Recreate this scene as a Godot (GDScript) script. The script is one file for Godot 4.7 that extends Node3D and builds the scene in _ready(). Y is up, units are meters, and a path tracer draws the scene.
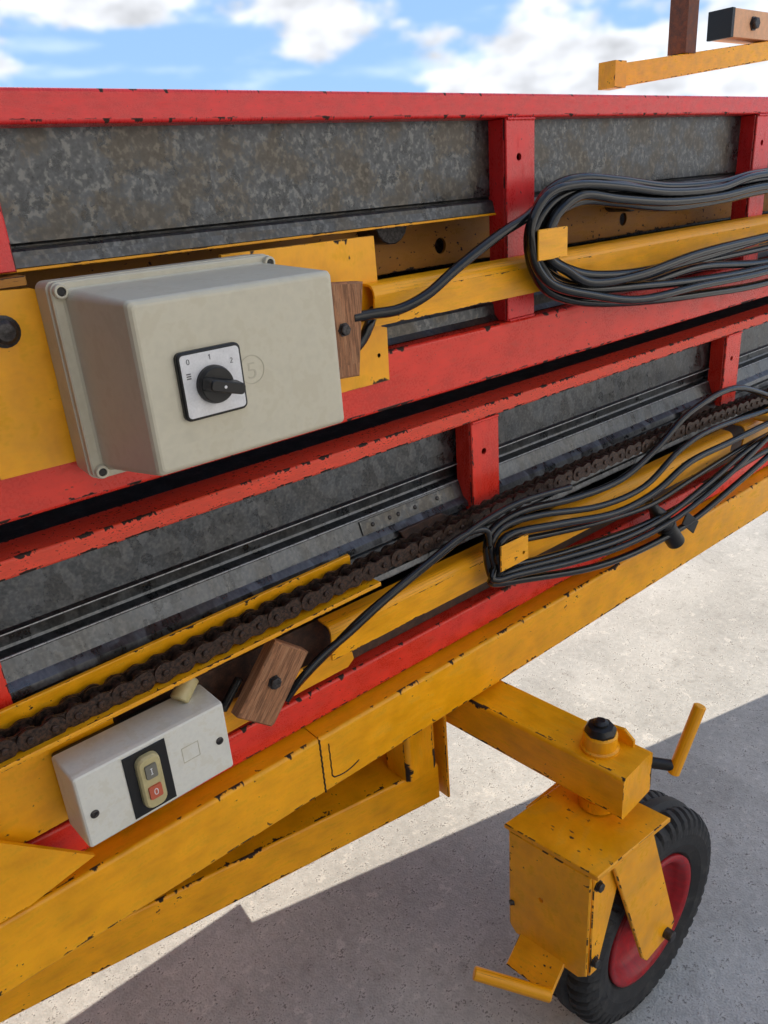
extends Node3D

var rng := RandomNumberGenerator.new()
var used := {}
var M := {}

# ---------------------------------------------------------------- helpers
func numbered(called: String) -> String:
	if not used.has(called):
		used[called] = 0
		return called
	used[called] += 1
	return "%s_%03d" % [called, used[called]]

func thing(called: String, label: String, category: String, at := Vector3.ZERO, group := "") -> Node3D:
	var o := Node3D.new()
	o.name = numbered(called)
	add_child(o)
	o.position = at
	o.set_meta("label", label)
	o.set_meta("category", category)
	if group != "":
		o.set_meta("group", group)
	return o

func begin() -> SurfaceTool:
	var st := SurfaceTool.new()
	st.begin(Mesh.PRIMITIVE_TRIANGLES)
	return st

# commits one named mesh; the geometry is given in world space, the node sits in its parent's frame
func part(called: String, st: SurfaceTool, m: Material, parent: Node3D, label := "") -> MeshInstance3D:
	var o := MeshInstance3D.new()
	o.name = called
	st.generate_tangents()
	o.mesh = st.commit()
	o.material_override = m
	parent.add_child(o, true)
	if parent != self:
		var p: Node = parent
		var t := Transform3D.IDENTITY
		while p != self:
			t = (p as Node3D).transform * t
			p = p.get_parent()
		o.transform = t.affine_inverse()
	if label != "":
		o.set_meta("label", label)
	return o

func tri(st: SurfaceTool, p: Array, n: Array, uv: Array) -> void:
	var g: Vector3 = (p[1] - p[0]).cross(p[2] - p[0])
	var order := [0, 1, 2]
	if g.dot(n[0] + n[1] + n[2]) > 0.0:
		order = [0, 2, 1]
	for k in order:
		st.set_normal(n[k])
		st.set_uv(uv[k])
		st.add_vertex(p[k])

func quad(st: SurfaceTool, p: Array, n: Array, uv: Array) -> void:
	tri(st, [p[0], p[1], p[2]], [n[0], n[1], n[2]], [uv[0], uv[1], uv[2]])
	tri(st, [p[0], p[2], p[3]], [n[0], n[2], n[3]], [uv[0], uv[2], uv[3]])

# rounded rectangle profile: rows of [point, normal, v], in the plane of local y (first) and z (second)
func rrect(y0: float, y1: float, z0: float, z1: float, r: float, n := 3) -> Array:
	var out := []
	var cs := [Vector2(y1 - r, z1 - r), Vector2(y0 + r, z1 - r), Vector2(y0 + r, z0 + r), Vector2(y1 - r, z0 + r)]
	var a0 := [0.0, PI / 2, PI, 3 * PI / 2]
	for k in 4:
		# corner arc from angle a0 (normal along +y turning to +z ...)
		for i in n + 1:
			var a: float = a0[k] + PI / 2 * i / n
			var d := Vector2(cos(a), sin(a))
			out.append([cs[k] + d * r, d, 1.0 if i == 0 else 0.04 * i / n])
	return out

# open strip profile of thickness t, made from a polyline (y, z); sides flat
func strip(line: Array, t: float) -> Array:
	var left := []
	var right := []
	for i in line.size():
		var a: Vector2 = line[max(i - 1, 0)]
		var b: Vector2 = line[min(i + 1, line.size() - 1)]
		var d := (b - a).normalized()
		var nn := Vector2(-d.y, d.x)
		left.append(line[i] + nn * t / 2)
		right.append(line[i] - nn * t / 2)
	right.reverse()
	return poly_profile(left + right)

# closed polygon profile with one flat normal for every edge
func poly_profile(pts: Array) -> Array:
	var area := 0.0
	for i in pts.size():
		var a: Vector2 = pts[i]
		var b: Vector2 = pts[(i + 1) % pts.size()]
		area += a.cross(b)
	var out := []
	for i in pts.size():
		var a: Vector2 = pts[i]
		var b: Vector2 = pts[(i + 1) % pts.size()]
		var d := (b - a).normalized()
		var nn := Vector2(d.y, -d.x) * (1.0 if area > 0 else -1.0)
		out.append([a, nn, 0.0])
		out.append([b, nn, 1.0])
	return out

# a profile drawn along local x from x0 to x1
func prism(st: SurfaceTool, prof: Array, x0: float, x1: float, t := Transform3D.IDENTITY, u0 := -1.0, caps := true, uscale := 1.0, steps := 1) -> void:
	if u0 < 0:
		u0 = rng.randf() * 3.0
	var np := prof.size()
	for s in steps:
		var xa := lerpf(x0, x1, float(s) / steps)
		var xb := lerpf(x0, x1, float(s + 1) / steps)
		for i in np:
			var a: Array = prof[i]
			var b: Array = prof[(i + 1) % np]
			if (a[0] - b[0]).length() < 1e-6:
				continue
			var pa := Vector3(0, a[0].x, a[0].y)
			var pb := Vector3(0, b[0].x, b[0].y)
			var na: Vector3 = t.basis * Vector3(0, a[1].x, a[1].y)
			var nb: Vector3 = t.basis * Vector3(0, b[1].x, b[1].y)
			var va: float = a[2]
			var vb: float = b[2]
			if va == 1.0 and vb < 0.06:
				va = 0.0
			var ua := (u0 + xa * uscale)
			var ub := (u0 + xb * uscale)
			quad(st, [t * (pa + Vector3(xa, 0, 0)), t * (pa + Vector3(xb, 0, 0)), t * (pb + Vector3(xb, 0, 0)), t * (pb + Vector3(xa, 0, 0))],
				[na, na, nb, nb], [Vector2(ua, va), Vector2(ub, va), Vector2(ub, vb), Vector2(ua, vb)])
	if caps:
		var flat := PackedVector2Array()
		for a in prof:
			if flat.is_empty() or (flat[flat.size() - 1] - a[0]).length() > 1e-6:
				flat.append(a[0])
		if (flat[0] - flat[flat.size() - 1]).length() < 1e-6:
			flat.remove_at(flat.size() - 1)
		var lo := flat[0]
		var hi := flat[0]
		for f in flat:
			lo = lo.min(f)
			hi = hi.max(f)
		var idx := Geometry2D.triangulate_polygon(flat)
		for e in [[x0, -1.0], [x1, 1.0]]:
			var nn: Vector3 = t.basis * Vector3(e[1], 0, 0)
			for k in range(0, idx.size(), 3):
				var ps := []
				var us := []
				for j in 3:
					var f := flat[idx[k + j]]
					ps.append(t * Vector3(e[0], f.x, f.y))
					us.append(Vector2(u0 + (f.x - lo.x), (f.y - lo.y) / max(hi.y - lo.y, 0.001)))
				tri(st, ps, [nn, nn, nn], us)

# box along local x with rounded edges, by its limits
func bar(st: SurfaceTool, x0: float, x1: float, y0: float, y1: float, z0: float, z1: float, r := 0.003, us := 1.0) -> void:
	prism(st, rrect(y0, y1, z0, z1, r), x0, x1, Transform3D.IDENTITY, -1.0, true, us)

# box along the line from a to b (first profile axis is up)
func beam(st: SurfaceTool, a: Vector3, b: Vector3, h: float, w: float, r := 0.003) -> void:
	var x := (b - a).normalized()
	var up := Vector3.UP if absf(x.y) < 0.9 else Vector3.BACK
	var z := x.cross(up).normalized()
	var y := z.cross(x).normalized()
	prism(st, rrect(-h / 2, h / 2, -w / 2, w / 2, r), 0, a.distance_to(b), Transform3D(Basis(x, y, z), a))

# flat plate: polygon in local xy, thick along local z from 0 to th, with round holes [centre, radius]
func plate(st: SurfaceTool, pts: Array, th: float, t: Transform3D, holes := [], bev := 0.0012) -> void:
	var poly := PackedVector2Array(pts)
	if Geometry2D.is_polygon_clockwise(poly):
		poly.reverse()
	var lo := poly[0]
	var hi := poly[0]
	for f in poly:
		lo = lo.min(f)
		hi = hi.max(f)
	var ext := hi - lo
	var u0 := rng.randf() * 3.0
	var inner_arr := Geometry2D.offset_polygon(poly, -bev)
	var inner: PackedVector2Array = inner_arr[0] if inner_arr.size() == 1 and inner_arr[0].size() == poly.size() else poly
	if inner != poly:
		# keep the same starting corner
		var best := 0
		for i in inner.size():
			if inner[i].distance_to(poly[0]) < inner[best].distance_to(poly[0]):
				best = i
		var re := PackedVector2Array()
		for i in inner.size():
			re.append(inner[(best + i) % inner.size()])
		inner = re
		if Geometry2D.is_polygon_clockwise(inner):
			inner = poly
	var face := PackedVector2Array(inner)
	for h in holes:
		var c: Vector2 = h[0]
		var ring := []
		for i in 14:
			var a := -TAU * i / 14
			ring.append(c + Vector2(cos(a), sin(a)) * h[1])
		var bi := 0
		var bj := 0
		var best := 1e9
		for i in face.size():
			for j in 14:
				var d: float = face[i].distance_to(ring[j])
				if d < best:
					best = d
					bi = i
					bj = j
		var nf := PackedVector2Array()
		for i in bi + 1:
			nf.append(face[i])
		for j in 15:
			nf.append(ring[(bj + j) % 14])
		for i in range(bi, face.size()):
			nf.append(face[i])
		face = nf
		for j in 14:
			var a: Vector2 = ring[j]
			var b: Vector2 = ring[(j + 1) % 14]
			var na := t.basis * Vector3(c.x - a.x, c.y - a.y, 0).normalized()
			var nb := t.basis * Vector3(c.x - b.x, c.y - b.y, 0).normalized()
			quad(st, [t * Vector3(a.x, a.y, 0), t * Vector3(b.x, b.y, 0), t * Vector3(b.x, b.y, th), t * Vector3(a.x, a.y, th)], [na, nb, nb, na], [Vector2(u0, 0.01), Vector2(u0, 0.01), Vector2(u0, 0.01), Vector2(u0, 0.01)])
	var vert := ext.y > ext.x
	var idx := Geometry2D.triangulate_polygon(face)
	for side in [[0.0, -1.0], [th, 1.0]]:
		var nn: Vector3 = t.basis * Vector3(0, 0, side[1])
		for k in range(0, idx.size(), 3):
			var ps := []
			var us := []
			for j in 3:
				var f := face[idx[k + j]]
				ps.append(t * Vector3(f.x, f.y, side[0]))
				if vert:
					us.append(Vector2(u0 + f.y - lo.y, (f.x - lo.x) / max(ext.x, 0.001)))
				else:
					us.append(Vector2(u0 + f.x - lo.x, (f.y - lo.y) / max(ext.y, 0.001)))
			tri(st, ps, [nn, nn, nn], us)
	var n := poly.size()
	var b := bev if inner != poly else 0.0
	for i in n:
		var a := poly[i]
		var c := poly[(i + 1) % n]
		var d := (c - a).normalized()
		var nn := t.basis * Vector3(d.y, -d.x, 0)
		var ua := u0 + i * 0.3
		var ub := ua + a.distance_to(c)
		quad(st, [t * Vector3(a.x, a.y, b), t * Vector3(c.x, c.y, b), t * Vector3(c.x, c.y, th - b), t * Vector3(a.x, a.y, th - b)], [nn, nn, nn, nn], [Vector2(ua, 0.02), Vector2(ub, 0.02), Vector2(ub, 0.98), Vector2(ua, 0.98)])
		if b > 0:
			var ia := inner[i]
			var ic := inner[(i + 1) % n]
			for side in [[0.0, b, -1.0], [th, th - b, 1.0]]:
				var nb: Vector3 = (nn + t.basis * Vector3(0, 0, side[2])).normalized()
				quad(st, [t * Vector3(a.x, a.y, side[1]), t * Vector3(c.x, c.y, side[1]), t * Vector3(ic.x, ic.y, side[0]), t * Vector3(ia.x, ia.y, side[0])], [nb, nb, nb, nb], [Vector2(ua, 0.0), Vector2(ub, 0.0), Vector2(ub, 0.005), Vector2(ua, 0.005)])

func rect(x0: float, x1: float, y0: float, y1: float) -> Array:
	return [Vector2(x0, y0), Vector2(x1, y0), Vector2(x1, y1), Vector2(x0, y1)]

func at_z(z: float) -> Transform3D:
	return Transform3D(Basis.IDENTITY, Vector3(0, 0, z))

# lathe round local y; profile = [radius, height] rows; each segment flat unless smooth
func lathe(st: SurfaceTool, prof: Array, t: Transform3D, seg := 24, smooth := false, lugs := false) -> void:
	var norms := []
	for i in prof.size() - 1:
		var d := Vector2(prof[i + 1][0] - prof[i][0], prof[i + 1][1] - prof[i][1]).normalized()
		norms.append(Vector2(d.y, -d.x))
	for i in prof.size() - 1:
		var n0: Vector2 = norms[i]
		var n1: Vector2 = norms[i]
		if smooth:
			n0 = (norms[max(i - 1, 0)] + norms[i]).normalized()
			n1 = (norms[min(i + 1, norms.size() - 1)] + norms[i]).normalized()
		for s in seg:
			var a := TAU * s / seg
			var b := TAU * (s + 1) / seg
			var ps := []
			var ns := []
			var us := []
			for q in [[i, a, n0], [i, b, n0], [i + 1, b, n1], [i + 1, a, n1]]:
				var r: float = prof[q[0]][0]
				var h: float = prof[q[0]][1]
				if lugs:
					r = tread(q[0], q[1], r)
				ps.append(t * Vector3(cos(q[1]) * r, h, sin(q[1]) * r))
				ns.append((t.basis * Vector3(cos(q[1]) * q[2].x, q[2].y, sin(q[1]) * q[2].x)).normalized())
				us.append(Vector2(q[1] / TAU * 0.6, 0.3 + 0.4 * float(q[0]) / prof.size()))
			if lugs:
				var gn: Vector3 = (ps[2] - ps[0]).cross(ps[3] - ps[1]).normalized()
				if gn.dot(ns[0]) < 0:
					gn = -gn
				ns = [gn, gn, gn, gn]
			if ps[0].distance_to(ps[1]) < 1e-7:
				tri(st, [ps[0], ps[2], ps[3]], [ns[0], ns[2], ns[3]], [us[0], us[2], us[3]])
			elif ps[2].distance_to(ps[3]) < 1e-7:
				tri(st, [ps[0], ps[1], ps[2]], [ns[0], ns[1], ns[2]], [us[0], us[1], us[2]])
			else:
				quad(st, ps, ns, us)

# tyre radius with shoulder lugs and two grooves
func tread(i: int, a: float, r: float) -> float:
	var ph := fposmod(a / TAU * 51.0 + (0.5 if i > 11 else 0.0), 1.0)
	if (i >= 4 and i <= 8) or (i >= 13 and i <= 17):
		return r - (0.0085 if ph > 0.64 else 0.0)
	if i == 9 or i == 12:
		return r - 0.007
	return r

# frame whose local y runs from a towards b
func along(a: Vector3, b: Vector3) -> Transform3D:
	var y := (b - a).normalized()
	var x := y.cross(Vector3(0.31, 0.2, 0.93)).normalized()
	return Transform3D(Basis(x, y, x.cross(y)), a)

func rod(st: SurfaceTool, a: Vector3, b: Vector3, r: float, seg := 14, bev := 0.0015) -> void:
	var l := a.distance_to(b)
	lathe(st, [[0.0, 0.0], [r - bev, 0.0], [r, bev], [r, l - bev], [r - bev, l], [0.0, l]], along(a, b), seg)

func bolt(st: SurfaceTool, c: Vector3, n: Vector3, r: float, h: float) -> void:
	var t := along(c, c + n)
	lathe(st, [[r * 1.25, 0.0], [r * 1.25, h * 0.2], [r, h * 0.2], [r, h * 0.85], [r * 0.85, h], [0.0, h]], t, 6)

func smooth_line(pts: Array, step := 5) -> PackedVector3Array:
	var out := PackedVector3Array()
	for i in pts.size() - 1:
		var a: Vector3 = pts[max(i - 1, 0)]
		var b: Vector3 = pts[i]
		var c: Vector3 = pts[i + 1]
		var d: Vector3 = pts[min(i + 2, pts.size() - 1)]
		for k in step:
			out.append(b.cubic_interpolate(c, a, d, float(k) / step))
	out.append(pts[pts.size() - 1])
	return out

func tube(st: SurfaceTool, line: PackedVector3Array, r: float, seg := 9) -> void:
	var n := line.size()
	var rings := []
	var nor := []
	var ref := Vector3(0.05, 0.1, 1).normalized()
	for i in n:
		var d := (line[min(i + 1, n - 1)] - line[max(i - 1, 0)]).normalized()
		var x := d.cross(ref).normalized()
		var y := x.cross(d)
		ref = y
		var ring := []
		var nn := []
		for k in seg + 1:
			var a := TAU * k / seg
			var v := x * cos(a) + y * sin(a)
			ring.append(line[i] + v * r)
			nn.append(v)
		rings.append(ring)
		nor.append(nn)
	var u := 0.0
	for i in n - 1:
		var du := line[i].distance_to(line[i + 1])
		for k in seg:
			quad(st, [rings[i][k], rings[i + 1][k], rings[i + 1][k + 1], rings[i][k + 1]], [nor[i][k], nor[i + 1][k], nor[i + 1][k + 1], nor[i][k + 1]],
				[Vector2(u, float(k) / seg), Vector2(u + du, float(k) / seg), Vector2(u + du, float(k + 1) / seg), Vector2(u, float(k + 1) / seg)])
		u += du
	for e in [0, n - 1]:
		var dd := (line[0] - line[1]).normalized() if e == 0 else (line[n - 1] - line[n - 2]).normalized()
		for k in seg:
			tri(st, [line[e], rings[e][k], rings[e][k + 1]], [dd, dd, dd], [Vector2.ZERO, Vector2.ZERO, Vector2.ZERO])

# lofted rounded boxes: rings of [z, x0, x1, y0, y1, corner radius]; last ring is closed
func loft(st: SurfaceTool, rings: Array, t: Transform3D, n := 5) -> void:
	var rows := []
	for g in rings:
		var row := []
		var cs := [Vector2(g[2] - g[5], g[4] - g[5]), Vector2(g[1] + g[5], g[4] - g[5]), Vector2(g[1] + g[5], g[3] + g[5]), Vector2(g[2] - g[5], g[3] + g[5])]
		for k in 4:
			for i in n + 1:
				var a := PI / 2 * k + PI / 2 * i / n
				var p: Vector2 = cs[k] + Vector2(cos(a), sin(a)) * g[5]
				row.append([Vector3(p.x, p.y, g[0]), Vector2(cos(a), sin(a))])
		rows.append(row)
	for j in rows.size() - 1:
		var m: int = rows[j].size()
		for i in m:
			var k: int = (i + 1) % m
			var ps := [rows[j][i][0], rows[j][k][0], rows[j + 1][k][0], rows[j + 1][i][0]]
			var gn: Vector3 = (ps[1] - ps[0]).cross(ps[3] - ps[0])
			if gn.length() < 1e-10:
				gn = (ps[2] - ps[1]).cross(ps[3] - ps[1])
			gn = gn.normalized()
			var want := Vector3(rows[j][i][1].x, rows[j][i][1].y, 0.02)
			if absf(rings[j + 1][0] - rings[j][0]) < 0.0005 and rings[j + 1][1] > rings[j][1]:
				want = Vector3(0, 0, 1)
			if gn.dot(want) < 0:
				gn = -gn
			gn = t.basis * gn
			var ns := [gn, gn, gn, gn]
			var us := []
			for q in 4:
				us.append(Vector2(ps[q].x + ps[q].y * 0.7, ps[q].z * 3.0 + ps[q].y))
				ps[q] = t * ps[q]
			quad(st, ps, ns, us)
	var last: Array = rows[rows.size() - 1]
	var c := Vector3.ZERO
	for q in last:
		c += q[0] / last.size()
	var nz := t.basis * Vector3(0, 0, 1)
	for i in last.size():
		var k: int = (i + 1) % last.size()
		tri(st, [t * c, t * last[i][0], t * last[k][0]], [nz, nz, nz], [Vector2(c.x, c.y), Vector2(last[i][0].x, last[i][0].y), Vector2(last[k][0].x, last[k][0].y)])

func letters(called: String, text: String, size: float, m: Material, t: Transform3D, parent: Node3D) -> MeshInstance3D:
	var tm := TextMesh.new()
	var f := SystemFont.new()
	f.font_names = PackedStringArray(["Droid Sans"])
	tm.font = f
	tm.text = text
	tm.font_size = 32
	tm.pixel_size = size / 24.0
	tm.depth = 0.0004
	var o := MeshInstance3D.new()
	o.name = called
	o.mesh = tm
	o.material_override = m
	parent.add_child(o, true)
	var g := Transform3D.IDENTITY
	var p: Node = parent
	while p != self:
		g = (p as Node3D).transform * g
		p = p.get_parent()
	o.transform = g.affine_inverse() * t
	return o

# ---------------------------------------------------------------- materials
func noise(s: int, freq: float, oct := 4, kind := FastNoiseLite.TYPE_SIMPLEX_SMOOTH) -> FastNoiseLite:
	var n := FastNoiseLite.new()
	n.seed = s
	n.noise_type = kind
	n.frequency = freq
	n.fractal_octaves = oct
	n.fractal_type = FastNoiseLite.FRACTAL_FBM if oct > 1 else FastNoiseLite.FRACTAL_NONE
	return n

func tex(img: Image) -> ImageTexture:
	img.generate_mipmaps()
	return ImageTexture.create_from_image(img)

# paint chipped to dark steel along the edges of a face (v = 0 and 1) and in a few spots
func paint(col: Color, wear: float, s: int, spot := 0.62, rough := 0.4) -> StandardMaterial3D:
	var w := 1536
	var h := 128
	var img := Image.create(w, h, false, Image.FORMAT_RGB8)
	var ro := Image.create(w, h, false, Image.FORMAT_RGB8)
	var na := noise(s, 0.034, 4)
	var nb := noise(s + 7, 0.008, 4)
	var nc := noise(s + 13, 0.12, 3)
	var nd := noise(s + 19, 0.02, 3)
	for x in w:
		# wrap the ends of the strip into each other
		var fade := smoothstep(w - 120.0, w - 1.0, float(x))
		for y in h:
			var v := (y + 0.5) / h
			var e: float = min(v, 1.0 - v)
			var a := na.get_noise_2d(x, y * 1.3)
			var b := nb.get_noise_2d(x, y)
			if fade > 0.0:
				a = lerpf(a, na.get_noise_2d(x - w, y * 1.3), fade)
				b = lerpf(b, nb.get_noise_2d(x - w, y), fade)
			var c := nc.get_noise_2d(x, y)
			var d := nd.get_noise_2d(x * 0.5, y * 2.0)
			var edge := exp(-e * 38.0) * (0.22 + wear) * clampf(0.15 + 3.8 * b, 0.0, 1.7)
			var chip := a * 0.85 + c * 0.17 + edge - spot * (1.0 - 0.45 * b)
			if chip > 0.0:
				var k := 0.5 + c
				var dark := Color(0.11, 0.085, 0.075).lerp(Color(0.27, 0.16, 0.11), clampf(k * 0.7, 0, 1))
				img.set_pixel(x, y, dark)
				ro.set_pixel(x, y, Color(0.85, 0.85, 0.85))
			else:
				var g := 1.0 + 0.09 * b + 0.02 * c + 0.05 * d
				var cc := Color(col.r * g, col.g * g * (1.0 + 0.03 * d), col.b * g)
				# thin grime film in patches
				var dirt := smoothstep(0.1, 0.7, d + 0.35 * c)
				cc = cc.lerp(Color(0.32, 0.25, 0.17), dirt * 0.11)
				if chip > -0.045:
					cc = cc.lerp(Color(0.36, 0.25, 0.18), 0.35)
				img.set_pixel(x, y, cc.clamp())
				var rr := rough + 0.10 * c + 0.10 * b + dirt * 0.2
				ro.set_pixel(x, y, Color(rr, rr, rr))
	var m := StandardMaterial3D.new()
	m.albedo_texture = tex(img)
	m.roughness = 1.0
	m.roughness_texture = tex(ro)
	m.metallic_specular = 0.5
	return m

func galvanised(s: int, tone: float, dirty: float, fleck := 0.34, metal := 0.6) -> StandardMaterial3D:
	var n := 768
	var img := Image.create(n, n, false, Image.FORMAT_RGB8)
	var ro := Image.create(n, n, false, Image.FORMAT_RGB8)
	var cell := noise(s, 0.045, 1, FastNoiseLite.TYPE_CELLULAR)
	cell.cellular_return_type = FastNoiseLite.RETURN_CELL_VALUE
	cell.domain_warp_enabled = true
	cell.domain_warp_amplitude = 14.0
	cell.domain_warp_frequency = 0.03
	var fine := noise(s + 3, 0.10, 4)
	var big := noise(s + 5, 0.008, 4)
	var streak := noise(s + 9, 0.045, 4)
	for x in n:
		for y in n:
			var c := cell.get_noise_2d(x, y * 0.8)
			var f := fine.get_noise_2d(x, y)
			var b := big.get_noise_2d(x, y)
			var k := streak.get_noise_2d(x * 1.15, y * 0.95)
			var g := tone * (1.0 + 0.16 * c + 0.18 * f + 0.5 * fleck * k)
			var col := Color(g * 0.97, g, g * 1.04)
			var spot := smoothstep(0.10, 0.42, k + f * 0.5)
			col = col.lerp(Color(0.60, 0.59, 0.56), spot * fleck)
			var d := smoothstep(-0.12, 0.35, b + 0.4 * f)
			col = col.lerp(Color(0.36, 0.30, 0.22), d * dirty)
			img.set_pixel(x, y, col.clamp())
			var r := 0.36 + 0.10 * c + 0.07 * f + d * 0.2 * dirty
			ro.set_pixel(x, y, Color(r, r, r))
	var m := StandardMaterial3D.new()
	m.albedo_texture = tex(img)
	m.metallic = metal
	m.roughness = 1.0
	m.roughness_texture = tex(ro)
	m.uv1_triplanar = true
	m.uv1_world_triplanar = true
	m.uv1_scale = Vector3(2.2, 2.2, 2.2)
	return m

func mottled(col: Color, amount: float, rough: float, s: int, freq := 0.03, scale := 4.0, metallic := 0.0, other := Color(-1, 0, 0)) -> StandardMaterial3D:
	var n := 256
	var img := Image.create(n, n, false, Image.FORMAT_RGB8)
	var ro := Image.create(n, n, false, Image.FORMAT_RGB8)
	var a := noise(s, freq, 5)
	var b := noise(s + 1, freq * 5.0, 3)
	for x in n:
		for y in n:
			var f := a.get_noise_2d(x, y)
			var g := b.get_noise_2d(x, y)
			var k := 1.0 + amount * (f + 0.7 * g)
			var c := Color(col.r * k, col.g * k, col.b * k)
			if other.r >= 0.0:
				c = c.lerp(other, smoothstep(0.05, 0.45, f + 0.5 * g) * 0.7)
			img.set_pixel(x, y, c.clamp())
			var r := clampf(rough * (1.0 + 0.25 * f + 0.2 * g), 0.05, 1.0)
			ro.set_pixel(x, y, Color(r, r, r))
	var m := StandardMaterial3D.new()
	m.albedo_texture = tex(img)
	m.roughness = 1.0
	m.roughness_texture = tex(ro)
	m.metallic = metallic
	m.uv1_triplanar = true
	m.uv1_world_triplanar = true
	m.uv1_scale = Vector3.ONE * scale
	return m

func wood(s: int) -> StandardMaterial3D:
	var w := 256
	var h := 256
	var img := Image.create(w, h, false, Image.FORMAT_RGB8)
	var a := noise(s, 0.02, 4)
	var b := noise(s + 1, 0.1, 3)
	for x in w:
		for y in h:
			var f := a.get_noise_2d(x * 0.3, y * 2.4)
			var g := b.get_noise_2d(x * 0.12, y * 1.3)
			var k := 0.92 + 0.4 * f + 0.4 * g
			var c := Color(0.70, 0.48, 0.33) * k
			if g > 0.22:
				c = c * 0.68
			c = c.lerp(Color(0.50, 0.42, 0.34), smoothstep(0.0, 0.4, f) * 0.35)
			c.a = 1
			img.set_pixel(x, y, c.clamp())
	var m := StandardMaterial3D.new()
	m.albedo_texture = tex(img)
	m.roughness = 0.8
	m.uv1_scale = Vector3(7, 1, 1)
	return m

func concrete() -> StandardMaterial3D:
	var n := 1024
	var img := Image.create(n, n, false, Image.FORMAT_RGB8)
	var hgt := Image.create(n, n, false, Image.FORMAT_RGB8)
	var a := noise(71, 0.004, 5)
	var b := noise(72, 0.05, 4)
	var c := noise(73, 0.28, 2)
	var d := noise(74, 0.02, 4)
	for x in n:
		for y in n:
			var fa := a.get_noise_2d(x, y)
			var fb := b.get_noise_2d(x, y)
			var fc := c.get_noise_2d(x, y)
			var fd := d.get_noise_2d(x, y)
			var k := 0.71 * (1.0 + 0.10 * fa + 0.09 * fb + 0.085 * fc)
			var col := Color(k * 0.985, k * 0.985, k * 0.975)
			if fc + fb * 0.9 > 0.66:
				col = col.lerp(Color(0.30, 0.29, 0.28), 0.6)
			if fc - fb * 0.5 < -0.6:
				col = col.lerp(Color(0.86, 0.85, 0.83), 0.5)
			var st := smoothstep(0.3, 0.62, fd + 0.3 * fb)
			col = col.lerp(Color(0.47, 0.46, 0.45), st * 0.22)
			if fd < -0.42 and fb > 0.0:
				col = col.lerp(Color(0.84, 0.83, 0.81), 0.4)
			img.set_pixel(x, y, col.clamp())
			var hh := 0.5 + 0.25 * fc + 0.2 * fb
			hgt.set_pixel(x, y, Color(hh, hh, hh))
	hgt.bump_map_to_normal_map(2.2)
	var m := StandardMaterial3D.new()
	m.albedo_texture = tex(img)
	m.normal_enabled = true
	m.normal_texture = tex(hgt)
	m.normal_scale = 0.6
	m.roughness = 0.9
	m.uv1_triplanar = true
	m.uv1_world_triplanar = true
	m.uv1_scale = Vector3.ONE * 0.62
	return m

func plain(col: Color, rough: float, metallic := 0.0) -> StandardMaterial3D:
	var m := StandardMaterial3D.new()
	m.albedo_color = col
	m.roughness = rough
	m.metallic = metallic
	return m

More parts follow.
